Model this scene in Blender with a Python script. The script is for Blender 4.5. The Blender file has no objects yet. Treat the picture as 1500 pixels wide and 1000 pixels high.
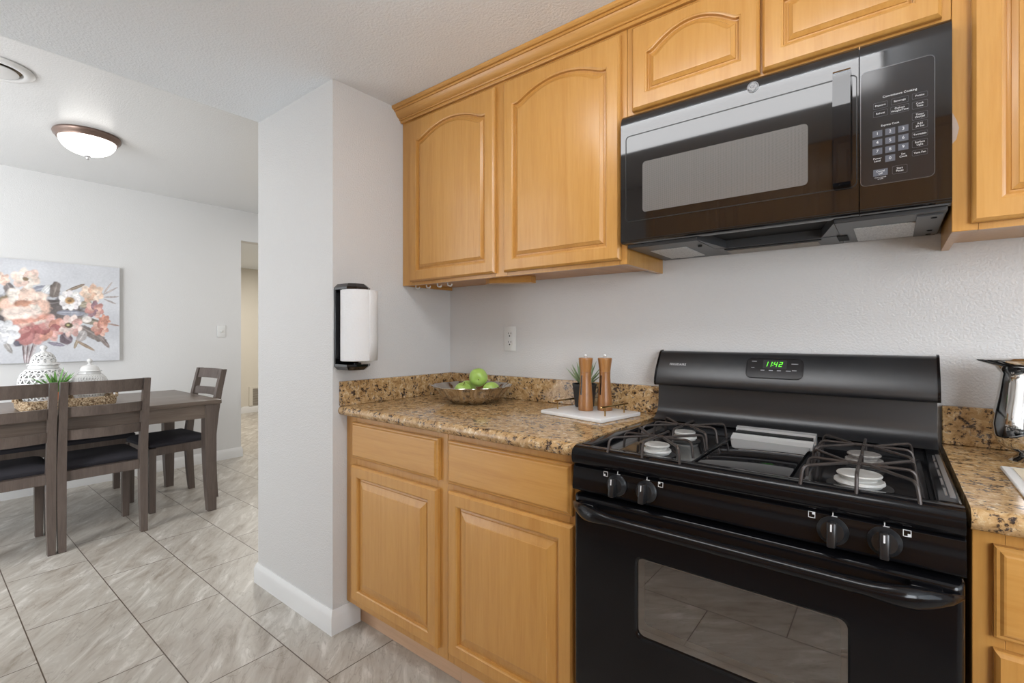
import bpy, bmesh, math, random
import numpy as np
from math import sin, cos, pi, radians as R
from mathutils import Vector, Matrix
random.seed(7)
SC = bpy.context.scene
COL = SC.collection

# ------------------------------------------------------------------ camera
cam_d = bpy.data.cameras.new('camera')
cam = bpy.data.objects.new('camera', cam_d); COL.objects.link(cam)
cam_d.sensor_width = 36.0
cam_d.lens = 704.74 * 36.0 / 1500.0
cam_d.shift_y = -9.057 / 1500.0
cam_d.clip_start = 0.02
cam.location = (1.7681, -1.7264, 1.2013)
cam.rotation_euler = (pi / 2, 0, 0.6693)
SC.camera = cam

# ------------------------------------------------------------------ world, exposure, daylight
SC.view_settings.view_transform = 'Standard'
SC.view_settings.look = 'None'
SC.view_settings.gamma = 1.0
SC.view_settings.exposure = -0.10
SC.view_settings.use_curve_mapping = False
world = bpy.data.worlds.new('world'); SC.world = world
world.use_nodes = True
bg = world.node_tree.nodes['Background']
bg.inputs[0].default_value = (0.80, 0.90, 1.0, 1)
bg.inputs[1].default_value = 1.0

def area(name, loc, rot, sx, sy, power, color):
    l = bpy.data.lights.new(name, 'AREA'); l.shape = 'RECTANGLE'
    l.size = sx; l.size_y = sy; l.energy = power; l.color = color
    o = bpy.data.objects.new(name, l); COL.objects.link(o)
    o.location = loc; o.rotation_euler = rot
    return o
# daylight through the glass door behind the dining table and through the window at the end of the galley
area('patio_daylight', (-2.0, -4.17, 1.15), (R(90), 0, 0), 1.9, 2.0, 34, (0.78, 0.89, 1.0))
area('window_daylight', (3.62, -1.75, 1.45), (R(90), 0, R(90)), 1.4, 1.2, 15, (0.74, 0.87, 1.0))
area('dining_fill', (-0.67, -3.40, 1.45), (R(90), 0, R(90)), 1.2, 1.3, 100, (0.95, 0.97, 1.0))  # added fill lamp that brightens the dining wall, no known window
area('kitchen_fill', (3.1, -2.57, 1.45), (R(90), 0, 0), 0.9, 1.2, 48, (0.86, 0.93, 1.0))  # added fill for the range wall and cabinet fronts, window invented
area('entry_fill', (-1.7, 1.3, 2.42), (0, 0, 0), 0.6, 0.6, 22, (1.0, 0.97, 0.93))  # unseen fill behind the pillar, added for the dining wall's right part
area('hall_light', (-4.7, 1.3, 2.21), (0, 0, 0), 0.5, 0.5, 33, (1.0, 0.96, 0.90))

# ------------------------------------------------------------------ materials
def new_mat(name):
    m = bpy.data.materials.new(name); m.use_nodes = True
    nt = m.node_tree
    return m, nt, nt.nodes['Principled BSDF']
def lin(r, g, b):
    f = lambda c: (c / 255 / 12.92) if c / 255 <= 0.04045 else ((c / 255 + 0.055) / 1.055) ** 2.4
    return (f(r), f(g), f(b), 1)
def pbr(name, col, rough=0.5, metal=0.0, spec=0.5, coat=0.0, bump=0.0, bscale=200, emis=None, estr=0, var=0.0, vscale=8):
    m, nt, p = new_mat(name)
    p.inputs['Base Color'].default_value = col
    p.inputs['Roughness'].default_value = rough
    p.inputs['Metallic'].default_value = metal
    p.inputs['Specular IOR Level'].default_value = spec
    p.inputs['Coat Weight'].default_value = coat
    p.inputs['Coat Roughness'].default_value = 0.08
    if emis:
        p.inputs['Emission Color'].default_value = emis
        p.inputs['Emission Strength'].default_value = estr
    tc = nt.nodes.new('ShaderNodeTexCoord')
    if bump or var:
        n = nt.nodes.new('ShaderNodeTexNoise'); n.inputs['Scale'].default_value = bscale
        n.inputs['Detail'].default_value = 3
        nt.links.new(tc.outputs['Object'], n.inputs['Vector'])
    if bump:
        b = nt.nodes.new('ShaderNodeBump'); b.inputs['Strength'].default_value = bump
        b.inputs['Distance'].default_value = 0.004
        nt.links.new(n.outputs['Fac'], b.inputs['Height']); nt.links.new(b.outputs['Normal'], p.inputs['Normal'])
    if var:
        n2 = nt.nodes.new('ShaderNodeTexNoise'); n2.inputs['Scale'].default_value = vscale
        nt.links.new(tc.outputs['Object'], n2.inputs['Vector'])
        mx = nt.nodes.new('ShaderNodeMix'); mx.data_type = 'RGBA'
        mx.inputs['A'].default_value = tuple(c * (1 - var) for c in col[:3]) + (1,)
        mx.inputs['B'].default_value = tuple(min(1, c * (1 + var)) for c in col[:3]) + (1,)
        nt.links.new(n2.outputs['Fac'], mx.inputs['Factor']); nt.links.new(mx.outputs['Result'], p.inputs['Base Color'])
    return m

def ramp(nt, stops):
    r = nt.nodes.new('ShaderNodeValToRGB')
    e = r.color_ramp.elements
    while len(e) < len(stops): e.new(0.5)
    for i, (pos, c) in enumerate(stops):
        e[i].position = pos; e[i].color = c
    return r

def wood(name, dark, mid, light, axis='z', rough=0.3, coat=0.25, sc=1.0):
    m, nt, p = new_mat(name)
    tc = nt.nodes.new('ShaderNodeTexCoord'); oi = nt.nodes.new('ShaderNodeObjectInfo')
    mp = nt.nodes.new('ShaderNodeMapping')
    s = {'z': (20, 20, 1.2), 'x': (1.2, 20, 20), 'y': (20, 1.2, 20)}[axis]
    mp.inputs['Scale'].default_value = tuple(v * sc for v in s)
    nt.links.new(tc.outputs['Object'], mp.inputs['Vector'])
    mul = nt.nodes.new('ShaderNodeMath'); mul.operation = 'MULTIPLY'; mul.inputs[1].default_value = 40
    nt.links.new(oi.outputs['Random'], mul.inputs[0])
    n = nt.nodes.new('ShaderNodeTexNoise'); n.noise_dimensions = '4D'
    n.inputs['Scale'].default_value = 1.0; n.inputs['Detail'].default_value = 6; n.inputs['Roughness'].default_value = 0.62
    n.inputs['Distortion'].default_value = 1.4
    nt.links.new(mp.outputs[0], n.inputs['Vector']); nt.links.new(mul.outputs[0], n.inputs['W'])
    n2 = nt.nodes.new('ShaderNodeTexNoise'); n2.inputs['Scale'].default_value = 9; n2.inputs['Detail'].default_value = 5
    nt.links.new(mp.outputs[0], n2.inputs['Vector'])
    ad = nt.nodes.new('ShaderNodeMath'); ad.operation = 'MULTIPLY_ADD'; ad.inputs[1].default_value = 0.35
    nt.links.new(n2.outputs['Fac'], ad.inputs[0])
    sb = nt.nodes.new('ShaderNodeMath'); sb.operation = 'MULTIPLY'; sb.inputs[1].default_value = 0.75
    nt.links.new(n.outputs['Fac'], sb.inputs[0]); nt.links.new(sb.outputs[0], ad.inputs[2])
    r = ramp(nt, [(0.30, dark), (0.54, mid), (0.80, light)])
    nt.links.new(ad.outputs[0], r.inputs[0]); nt.links.new(r.outputs[0], p.inputs['Base Color'])
    p.inputs['Roughness'].default_value = rough
    p.inputs['Coat Weight'].default_value = coat; p.inputs['Coat Roughness'].default_value = 0.18
    b = nt.nodes.new('ShaderNodeBump'); b.inputs['Strength'].default_value = 0.06; b.inputs['Distance'].default_value = 0.003
    nt.links.new(n2.outputs['Fac'], b.inputs['Height']); nt.links.new(b.outputs['Normal'], p.inputs['Normal'])
    return m

M = {}
M['wall'] = pbr('wall_paint', (0.67, 0.658, 0.645, 1), 0.42, bump=0.55, bscale=170)
M['wall_d'] = pbr('wall_paint_dining', (0.70, 0.695, 0.685, 1), 0.42, bump=0.25, bscale=170)
M['cream'] = pbr('wall_paint_hall', (0.70, 0.655, 0.57, 1), 0.6, bump=0.2, bscale=170)
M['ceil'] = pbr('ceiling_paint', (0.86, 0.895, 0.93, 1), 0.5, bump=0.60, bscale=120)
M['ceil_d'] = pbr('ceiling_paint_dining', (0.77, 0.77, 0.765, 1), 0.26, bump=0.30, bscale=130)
M['trim'] = pbr('trim_white', (0.78, 0.775, 0.765, 1), 0.3)
hd, hm, hl = lin(184, 128, 60), lin(197, 144, 74), lin(206, 155, 86)
M['maple'] = wood('maple_vertical', hd, hm, hl, 'z')
M['maple_h'] = wood('maple_horizontal', hd, hm, hl, 'x')
M['maple_in'] = wood('maple_side', lin(172, 116, 58), lin(188, 132, 70), lin(200, 146, 82), 'y', rough=0.4)
M['toe'] = wood('toe_kick_wood', lin(196, 158, 126), lin(208, 172, 140), lin(218, 184, 154), 'x', rough=0.5, coat=0)
M['grey_wood'] = wood('grey_wood', lin(76, 65, 59), lin(96, 84, 77), lin(113, 101, 93), 'z', rough=0.42, coat=0.1)
M['grey_wood_y'] = wood('grey_wood_long', lin(90, 78, 68), lin(110, 96, 85), lin(130, 116, 104), 'y', rough=0.4, coat=0.15)
M['mill'] = wood('mill_wood', lin(116, 72, 38), lin(152, 102, 58), lin(176, 124, 72), 'z', sc=1.5, rough=0.35, coat=0.2)
M['mill_top'] = wood('mill_wood_light', lin(140, 92, 48), lin(168, 116, 64), lin(186, 136, 80), 'z', sc=1.5, rough=0.35, coat=0.2)
M['black'] = pbr('black_enamel', (0.005, 0.005, 0.006, 1), 0.13, spec=0.30)
M['black_satin'] = pbr('black_satin', (0.013, 0.013, 0.014, 1), 0.33, spec=0.6)
M['black_guard'] = pbr('black_guard_enamel', (0.012, 0.012, 0.013, 1), 0.33, spec=0.75)
M['black_gloss'] = pbr('black_glass', (0.006, 0.006, 0.007, 1), 0.03, spec=0.6)
M['mw_front'] = pbr('microwave_front', (0.009, 0.008, 0.008, 1), 0.05, spec=0.85)
M['mw_panel'] = pbr('microwave_panel', (0.022, 0.020, 0.020, 1), 0.12, spec=0.6)
M['mw_key'] = pbr('microwave_key', lin(82, 84, 92), 0.4)
M['mw_under'] = pbr('microwave_underside', (0.055, 0.057, 0.060, 1), 0.35)
M['black_matte'] = pbr('black_matte', (0.012, 0.012, 0.012, 1), 0.6)
M['dark_void'] = pbr('dark_recess', (0.004, 0.004, 0.004, 1), 0.8)
M['iron'] = pbr('grate_wire', (0.050, 0.040, 0.036, 1), 0.38, metal=0.4, var=0.5, vscale=30)
M['enamel'] = pbr('burner_alloy', (0.56, 0.55, 0.52, 1), 0.4, metal=0.15, var=0.15, vscale=60)
M['soot'] = pbr('burner_alloy_sooty', (0.30, 0.28, 0.26, 1), 0.5, metal=0.15, var=0.6, vscale=120)
M['chrome'] = pbr('chrome', (0.84, 0.84, 0.83, 1), 0.30, metal=0.65)
M['steel'] = pbr('steel', (0.55, 0.55, 0.56, 1), 0.32, metal=1.0)
M['dim_steel'] = pbr('dim_steel', (0.16, 0.16, 0.165, 1), 0.3, metal=1.0)
M['badge'] = pbr('badge_alloy', (0.42, 0.42, 0.42, 1), 0.55, metal=0.2)
M['silver'] = pbr('polished_silver', (0.72, 0.71, 0.69, 1), 0.06, metal=1.0)
M['bowl'] = pbr('hammered_silver', (0.62, 0.58, 0.53, 1), 0.16, metal=1.0, bump=0.25, bscale=60)
M['print'] = pbr('print_white', (0.72, 0.72, 0.72, 1), 0.5)
M['print_dim'] = pbr('print_grey', (0.34, 0.34, 0.35, 1), 0.5)
M['green_led'] = pbr('green_led', (0.05, 0.4, 0.02, 1), 0.5, emis=(0.16, 1.0, 0.03, 1), estr=1.3)
M['white_plastic'] = pbr('white_plastic', (0.74, 0.74, 0.72, 1), 0.3)
M['ceramic'] = pbr('white_ceramic', (0.74, 0.735, 0.72, 1), 0.2, coat=0.3)
M['marble'] = pbr('white_board', (0.80, 0.79, 0.78, 1), 0.25, var=0.05, vscale=14)
M['gold'] = pbr('gold_handle', (0.60, 0.40, 0.16, 1), 0.25, metal=1.0)
M['pot_black'] = pbr('black_pot', (0.03, 0.034, 0.038, 1), 0.55)
M['terracotta'] = pbr('terracotta', lin(196, 112, 66), 0.6)
M['soil'] = pbr('gravel', lin(120, 112, 104), 0.9, var=0.4, vscale=150)
M['apple'] = pbr('apple_green', lin(170, 202, 100), 0.3, coat=0.2, var=0.16, vscale=22)
M['stem'] = pbr('apple_stem', lin(90, 66, 40), 0.7)
M['succulent'] = pbr('succulent_leaf', lin(146, 168, 128), 0.5, var=0.2, vscale=25)
M['leaf'] = pbr('green_leaf', lin(98, 144, 70), 0.4, var=0.3, vscale=25)
M['fabric'] = pbr('charcoal_fabric', lin(58, 57, 62), 0.95, spec=0.2, bump=0.4, bscale=700, var=0.12, vscale=300)
M['paper'] = pbr('paper_towel', (0.83, 0.83, 0.83, 1), 0.95, spec=0.1, bump=0.5, bscale=140)
M['sheet'] = pbr('white_sheet', (0.84, 0.84, 0.83, 1), 0.35)
M['sheet_in'] = pbr('cream_page', lin(226, 214, 190), 0.6, var=0.06, vscale=25)
M['bronze'] = pbr('brushed_bronze', lin(128, 108, 98), 0.35, metal=0.7)
M['brass_dark'] = pbr('aged_brass', lin(110, 88, 50), 0.4, metal=0.6)
M['glow'] = pbr('lit_glass_dome', (0.9, 0.9, 0.88, 1), 0.3, emis=(1, 0.965, 0.91, 1), estr=4.2)
M['tube'] = pbr('lit_diffuser', (0.9, 0.9, 0.9, 1), 0.4, emis=(0.97, 0.98, 1.0, 1), estr=8.0)
M['grille'] = pbr('grille_grey', lin(150, 142, 132), 0.5)
M['tape'] = pbr('clear_tape', lin(186, 164, 148), 0.3)
M['mesh_filter'] = pbr('mesh_filter', (0.62, 0.62, 0.62, 1), 0.5, metal=0.2, bump=0.8, bscale=380, var=0.6, vscale=300)
M['cavity'] = pbr('oven_cavity', (0.05, 0.046, 0.043, 1), 0.6)
M['ledge'] = pbr('oven_glass_spacer', lin(214, 204, 184), 0.6, var=0.2, vscale=30)

def window_mesh_mat():
    # perforated screen behind the microwave glass
    m, nt, p = new_mat('microwave_screen')
    tc = nt.nodes.new('ShaderNodeTexCoord')
    v = nt.nodes.new('ShaderNodeTexVoronoi'); v.inputs['Scale'].default_value = 330
    v.inputs['Randomness'].default_value = 0.0
    nt.links.new(tc.outputs['Object'], v.inputs['Vector'])
    r = ramp(nt, [(0.30, (0.03, 0.028, 0.026, 1)), (0.42, (0.17, 0.16, 0.15, 1))])
    nt.links.new(v.outputs['Distance'], r.inputs[0]); nt.links.new(r.outputs[0], p.inputs['Base Color'])
    p.inputs['Roughness'].default_value = 0.1
    p.inputs['Specular IOR Level'].default_value = 0.7
    return m
M['mw_screen'] = window_mesh_mat()

def glass_mat():
    # tinted double pane of an oven door: dim see-through plus mirror reflection
    m = bpy.data.materials.new('oven_glass'); m.use_nodes = True
    nt = m.node_tree; nt.nodes.clear()
    out = nt.nodes.new('ShaderNodeOutputMaterial'); mix = nt.nodes.new('ShaderNodeMixShader')
    tr = nt.nodes.new('ShaderNodeBsdfTransparent'); tr.inputs[0].default_value = (0.82, 0.82, 0.80, 1)
    gl = nt.nodes.new('ShaderNodeBsdfGlossy'); gl.inputs['Roughness'].default_value = 0.02
    fr = nt.nodes.new('ShaderNodeFresnel'); fr.inputs[0].default_value = 3.7
    nt.links.new(fr.outputs[0], mix.inputs[0]); nt.links.new(tr.outputs[0], mix.inputs[1]); nt.links.new(gl.outputs[0], mix.inputs[2])
    nt.links.new(mix.outputs[0], out.inputs[0])
    return m
M['oven_glass'] = glass_mat()

def granite():
    m, nt, p = new_mat('granite')
    tc = nt.nodes.new('ShaderNodeTexCoord')
    n1 = nt.nodes.new('ShaderNodeTexNoise'); n1.inputs['Scale'].default_value = 50; n1.inputs['Detail'].default_value = 5; n1.inputs['Roughness'].default_value = 0.7; n1.inputs['Distortion'].default_value = 0.7
    n2 = nt.nodes.new('ShaderNodeTexNoise'); n2.inputs['Scale'].default_value = 105; n2.inputs['Detail'].default_value = 4; n2.inputs['Roughness'].default_value = 0.65
    n3 = nt.nodes.new('ShaderNodeTexNoise'); n3.inputs['Scale'].default_value = 34; n3.inputs['Detail'].default_value = 3
    for n in (n1, n2, n3): nt.links.new(tc.outputs['Object'], n.inputs['Vector'])
    r1 = ramp(nt, [(0.33, lin(128, 96, 60)), (0.43, lin(176, 140, 94)), (0.55, lin(194, 160, 114)), (0.67, lin(222, 202, 168))])
    nt.links.new(n1.outputs['Fac'], r1.inputs[0])
    w1 = nt.nodes.new('ShaderNodeMath'); w1.operation = 'MULTIPLY'; w1.inputs[1].default_value = 0.62
    nt.links.new(n2.outputs['Fac'], w1.inputs[0])
    w2 = nt.nodes.new('ShaderNodeMath'); w2.operation = 'MULTIPLY_ADD'; w2.inputs[1].default_value = 0.38
    nt.links.new(n3.outputs['Fac'], w2.inputs[0]); nt.links.new(w1.outputs[0], w2.inputs[2])
    r2 = ramp(nt, [(0.428, (1, 1, 1, 1)), (0.468, (0, 0, 0, 1))])
    nt.links.new(w2.outputs[0], r2.inputs[0])
    r3 = ramp(nt, [(0.40, lin(52, 42, 36)), (0.52, lin(84, 66, 54)), (0.62, lin(128, 120, 114))])
    nt.links.new(n1.outputs['Fac'], r3.inputs[0])
    mx = nt.nodes.new('ShaderNodeMix'); mx.data_type = 'RGBA'
    nt.links.new(r2.outputs[0], mx.inputs['Factor']); nt.links.new(r1.outputs[0], mx.inputs['A']); nt.links.new(r3.outputs[0], mx.inputs['B'])
    nt.links.new(mx.outputs['Result'], p.inputs['Base Color'])
    p.inputs['Roughness'].default_value = 0.16
    p.inputs['Specular IOR Level'].default_value = 0.5
    return m
M['granite'] = granite()

def tile():
    m, nt, p = new_mat('floor_tile')
    tc = nt.nodes.new('ShaderNodeTexCoord')
    mp = nt.nodes.new('ShaderNodeMapping')
    # bricks 0.608 x 0.3045 m; a joint line at y = -0.81, cross joints at x = -0.69 / -0.387
    mp.inputs['Location'].default_value = (0.69 + 0.608 * 20, 0.812 + 0.3045 * 40, 0)
    nt.links.new(tc.outputs['Object'], mp.inputs['Vector'])
    br = nt.nodes.new('ShaderNodeTexBrick')
    br.offset = 0.5; br.squash = 1.0
    br.inputs['Scale'].default_value = 1.0; br.inputs['Mortar Size'].default_value = 0.0021
    br.inputs['Mortar Smooth'].default_value = 0.1; br.inputs['Bias'].default_value = 0.0
    br.inputs['Brick Width'].default_value = 0.608; br.inputs['Row Height'].default_value = 0.3045
    br.inputs['Color1'].default_value = (0, 0, 0, 1); br.inputs['Color2'].default_value = (1, 1, 1, 1)
    br.inputs['Mortar'].default_value = (0.5, 0.5, 0.5, 1)
    nt.links.new(mp.outputs[0], br.inputs['Vector'])
    w = nt.nodes.new('ShaderNodeMath'); w.operation = 'MULTIPLY'; w.inputs[1].default_value = 60
    nt.links.new(br.outputs['Color'], w.inputs[0])
    mp2 = nt.nodes.new('ShaderNodeMapping'); mp2.vector_type = 'TEXTURE'; mp2.inputs['Rotation'].default_value = (0, 0, R(141)); mp2.inputs['Scale'].default_value = (0.42, 0.105, 1)
    nt.links.new(tc.outputs['Object'], mp2.inputs['Vector'])
    n = nt.nodes.new('ShaderNodeTexNoise'); n.noise_dimensions = '4D'; n.inputs['Scale'].default_value = 1.5
    n.inputs['Detail'].default_value = 9; n.inputs['Roughness'].default_value = 0.66; n.inputs['Distortion'].default_value = 0.9
    nt.links.new(mp2.outputs[0], n.inputs['Vector']); nt.links.new(w.outputs[0], n.inputs['W'])
    r = ramp(nt, [(0.30, lin(148, 137, 123)), (0.44, lin(180, 172, 161)), (0.55, lin(192, 186, 176)), (0.68, lin(222, 217, 209))])
    nt.links.new(n.outputs['Fac'], r.inputs[0])
    # thin darker veins
    n2 = nt.nodes.new('ShaderNodeTexNoise'); n2.noise_dimensions = '4D'; n2.inputs['Scale'].default_value = 0.9
    n2.inputs['Detail'].default_value = 6; n2.inputs['Distortion'].default_value = 2.2
    nt.links.new(mp2.outputs[0], n2.inputs['Vector']); nt.links.new(w.outputs[0], n2.inputs['W'])
    r2 = ramp(nt, [(0.488, (0, 0, 0, 1)), (0.5, (0.34, 0.34, 0.34, 1)), (0.512, (0, 0, 0, 1))])
    nt.links.new(n2.outputs['Fac'], r2.inputs[0])
    mv = nt.nodes.new('ShaderNodeMix'); mv.data_type = 'RGBA'; mv.inputs['B'].default_value = lin(124, 110, 96)
    nt.links.new(r2.outputs[0], mv.inputs['Factor']); nt.links.new(r.outputs[0], mv.inputs['A'])
    mx = nt.nodes.new('ShaderNodeMix'); mx.data_type = 'RGBA'; mx.inputs['B'].default_value = lin(92, 78, 66)
    nt.links.new(br.outputs['Fac'], mx.inputs['Factor']); nt.links.new(mv.outputs['Result'], mx.inputs['A'])
    nt.links.new(mx.outputs['Result'], p.inputs['Base Color'])
    p.inputs['Roughness'].default_value = 0.36
    inv = nt.nodes.new('ShaderNodeMath'); inv.operation = 'SUBTRACT'; inv.inputs[0].default_value = 1
    nt.links.new(br.outputs['Fac'], inv.inputs[1])
    b = nt.nodes.new('ShaderNodeBump'); b.inputs['Strength'].default_value = 0.3; b.inputs['Distance'].default_value = 0.003
    nt.links.new(inv.outputs[0], b.inputs['Height']); nt.links.new(b.outputs['Normal'], p.inputs['Normal'])
    return m
M['tile'] = tile()

def weave():
    m, nt, p = new_mat('seagrass_weave')
    tc = nt.nodes.new('ShaderNodeTexCoord')
    n = nt.nodes.new('ShaderNodeTexNoise'); n.inputs['Scale'].default_value = 120; n.inputs['Detail'].default_value = 2
    nt.links.new(tc.outputs['Object'], n.inputs['Vector'])
    r = ramp(nt, [(0.34, lin(84, 64, 44)), (0.5, lin(158, 132, 100)), (0.68, lin(206, 188, 160))])
    nt.links.new(n.outputs['Fac'], r.inputs[0]); nt.links.new(r.outputs[0], p.inputs['Base Color'])
    p.inputs['Roughness'].default_value = 0.85
    b = nt.nodes.new('ShaderNodeBump'); b.inputs['Strength'].default_value = 0.9; b.inputs['Distance'].default_value = 0.006
    nt.links.new(n.outputs['Fac'], b.inputs['Height']); nt.links.new(b.outputs['Normal'], p.inputs['Normal'])
    return m
M['weave'] = weave()

def paint_mat():
    m, nt, p = new_mat('canvas_paint')
    a = nt.nodes.new('ShaderNodeVertexColor'); a.layer_name = 'paint'
    nt.links.new(a.outputs['Color'], p.inputs['Base Color'])
    p.inputs['Roughness'].default_value = 0.6
    return m
M['paint'] = paint_mat()

# ------------------------------------------------------------------ mesh helpers
def box(bm, x0, y0, z0, x1, y1, z1, bev=0.0, seg=2):
    r = bmesh.ops.create_cube(bm, size=1.0)
    vs = r['verts']
    for v in vs:
        v.co = Vector(((x0 + x1) / 2 + v.co.x * (x1 - x0), (y0 + y1) / 2 + v.co.y * (y1 - y0), (z0 + z1) / 2 + v.co.z * (z1 - z0)))
    if bev > 0:
        es = list({e for v in vs for e in v.link_edges})
        g = bmesh.ops.bevel(bm, geom=es, offset=bev, offset_type='OFFSET', segments=seg, profile=0.5, affect='EDGES')
        vs = list({v for v in g['verts']} | {v for v in vs if v.is_valid})
    return vs

def prism(bm, pts, axis, a0, a1):
    """extrude a closed polygon; axis 'x': pts are (y,z); 'y': (x,z); 'z': (x,y)"""
    def mk(p, a):
        return {'x': (a, p[0], p[1]), 'y': (p[0], a, p[1]), 'z': (p[0], p[1], a)}[axis]
    A = [bm.verts.new(mk(p, a0)) for p in pts]; B = [bm.verts.new(mk(p, a1)) for p in pts]
    n = len(pts)
    fs = [bm.faces.new((A[i], A[(i + 1) % n], B[(i + 1) % n], B[i])) for i in range(n)]
    fs.append(bm.faces.new(A)); fs.append(bm.faces.new(B))
    bmesh.ops.recalc_face_normals(bm, faces=fs)
    return A + B

def lathe(bm, prof, c=(0, 0, 0), n=32, axis='z', mod=None):
    """revolve (r, h) about an axis; mod(angle, i) scales r"""
    rings = []
    for i, (r, h) in enumerate(prof):
        if r < 1e-6:
            q = {'z': (0, 0, h), 'y': (0, h, 0), 'x': (h, 0, 0)}[axis]
            rings.append([bm.verts.new((c[0] + q[0], c[1] + q[1], c[2] + q[2]))]); continue
        ring = []
        for k in range(n):
            a = 2 * pi * k / n; rr = r * (mod(a, i) if mod else 1)
            u, v = rr * cos(a), rr * sin(a)
            q = {'z': (u, v, h), 'y': (u, h, v), 'x': (h, u, v)}[axis]
            ring.append(bm.verts.new((c[0] + q[0], c[1] + q[1], c[2] + q[2])))
        rings.append(ring)
    fs = []
    for a, b in zip(rings, rings[1:]):
        if len(a) == 1 and len(b) == 1: continue
        for k in range(n):
            k2 = (k + 1) % n
            if len(a) == 1: fs.append(bm.faces.new((a[0], b[k], b[k2])))
            elif len(b) == 1: fs.append(bm.faces.new((a[k], a[k2], b[0])))
            else: fs.append(bm.faces.new((a[k], a[k2], b[k2], b[k])))
    bmesh.ops.recalc_face_normals(bm, faces=fs)
    return [v for r_ in rings for v in r_]

def tube(bm, pts, r, n=8, caps=True, rad=None, flat=1.0):
    pts = [Vector(p) for p in pts]
    rings = []; prev = None
    for i, p in enumerate(pts):
        if i == 0: t = pts[1] - p
        elif i == len(pts) - 1: t = p - pts[i - 1]
        else: t = (pts[i + 1] - p).normalized() + (p - pts[i - 1]).normalized()
        t.normalize()
        if prev is None:
            up = Vector((0, 0, 1)) if abs(t.z) < 0.9 else Vector((0, 1, 0))
            s = t.cross(up).normalized()
        else:
            s = (prev - t * prev.dot(t)).normalized()
        prev = s; u = s.cross(t)
        rr = rad[i] if rad else r
        rings.append([bm.verts.new(p + s * rr * cos(2 * pi * k / n) + u * rr * flat * sin(2 * pi * k / n)) for k in range(n)])
    fs = []
    for a, b in zip(rings, rings[1:]):
        for k in range(n):
            fs.append(bm.faces.new((a[k], a[(k + 1) % n], b[(k + 1) % n], b[k])))
    if caps:
        fs.append(bm.faces.new(rings[0])); fs.append(bm.faces.new(rings[-1]))
    bmesh.ops.recalc_face_normals(bm, faces=fs)

def loft(bm, loops, close=True, cap0=False, cap1=True):
    V = [[bm.verts.new(p) for p in L] for L in loops]
    fs = []
    for a, b in zip(V, V[1:]):
        n = len(a)
        for k in range(n if close else n - 1):
            k2 = (k + 1) % n
            fs.append(bm.faces.new((a[k], a[k2], b[k2], b[k])))
    if cap0: fs.append(bm.faces.new(V[0]))
    if cap1: fs.append(bm.faces.new(V[-1]))
    bmesh.ops.recalc_face_normals(bm, faces=fs)
    return V

def bend_pts(pts, r=0.01, seg=4):
    """round the corners of a polyline"""
    P = [Vector(p) for p in pts]; out = [P[0]]
    for a, b, c in zip(P, P[1:], P[2:]):
        d1, d2 = (a - b), (c - b)
        q = min(r, d1.length * 0.45, d2.length * 0.45)
        s, e = b + d1.normalized() * q, b + d2.normalized() * q
        for i in range(seg + 1):
            t = i / seg
            out.append((s * (1 - t) + b * t) * (1 - t) + (b * (1 - t) + e * t) * t)
    out.append(P[-1])
    return out

def rrect(x0, y0, x1, y1, r, n=5):
    out = []
    for cx, cy, a0 in ((x1 - r, y1 - r, 0), (x0 + r, y1 - r, 90), (x0 + r, y0 + r, 180), (x1 - r, y0 + r, 270)):
        for i in range(n + 1):
            a = R(a0 + 90 * i / n); out.append((cx + r * cos(a), cy + r * sin(a)))
    return out

def obj(name, bm, mat, parent=None, smooth=40, local=False):
    """link ONE mesh object; vertices come in world coordinates unless local"""
    me = bpy.data.meshes.new(name)
    if parent is not None and not local:
        org = Vector(parent.location); p = parent.parent
        while p is not None: org += Vector(p.location); p = p.parent
        for v in bm.verts: v.co -= org
    bm.to_mesh(me); bm.free()
    if isinstance(mat, str): mat = M[mat]
    me.materials.append(mat)
    if smooth:
        me.polygons.foreach_set('use_smooth', [True] * len(me.polygons))
        me.set_sharp_from_angle(angle=R(smooth))
    o = bpy.data.objects.new(name, me); COL.objects.link(o)
    if parent is not None: o.parent = parent
    return o
def tag(o, label, cat, group=None):
    o['label'] = label; o['category'] = cat
    if group: o['group'] = group
    return o
def thing(name, label, cat, loc=(0, 0, 0), rz=0, group=None):
    o = bpy.data.objects.new(name, None); COL.objects.link(o)
    o.empty_display_size = 0.05
    o.location = loc; o.rotation_euler = (0, 0, rz)
    return tag(o, label, cat, group)
def struct(name, bm, mat, parent=None):
    o = obj(name, bm, mat, parent, smooth=30)
    if parent is None: o['kind'] = 'structure'
    return o
def B(): return bmesh.new()
def one(*a, **k):
    bm = B(); box(bm, *a, **k); return bm
def copy_tree(o, parent=None):
    c = o.copy(); COL.objects.link(c)
    if parent is not None: c.parent = parent
    for ch in list(o.children): copy_tree(ch, c)
    return c

_txt = {}
def text(bm, s, size, xf, align='CENTER'):
    """lettering as flat mesh; xf maps (u, v) -> world point"""
    key = (s, align)
    if key not in _txt:
        cu = bpy.data.curves.new('txt', 'FONT'); cu.body = s; cu.size = 1.0; cu.align_x = align; cu.align_y = 'CENTER'
        cu.resolution_u = 2
        o = bpy.data.objects.new('txt', cu); COL.objects.link(o)
        dg = bpy.context.evaluated_depsgraph_get(); dg.update()
        me = bpy.data.meshes.new_from_object(o.evaluated_get(dg))
        _txt[key] = ([tuple(v.co) for v in me.vertices], [tuple(p.vertices) for p in me.polygons])
        bpy.data.objects.remove(o); bpy.data.curves.remove(cu); bpy.data.meshes.remove(me)
    vs, fs = _txt[key]
    V = [bm.verts.new(xf(x * size, y * size)) for x, y, z in vs]
    for f in fs:
        try: bm.faces.new([V[i] for i in f])
        except ValueError: pass

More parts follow.
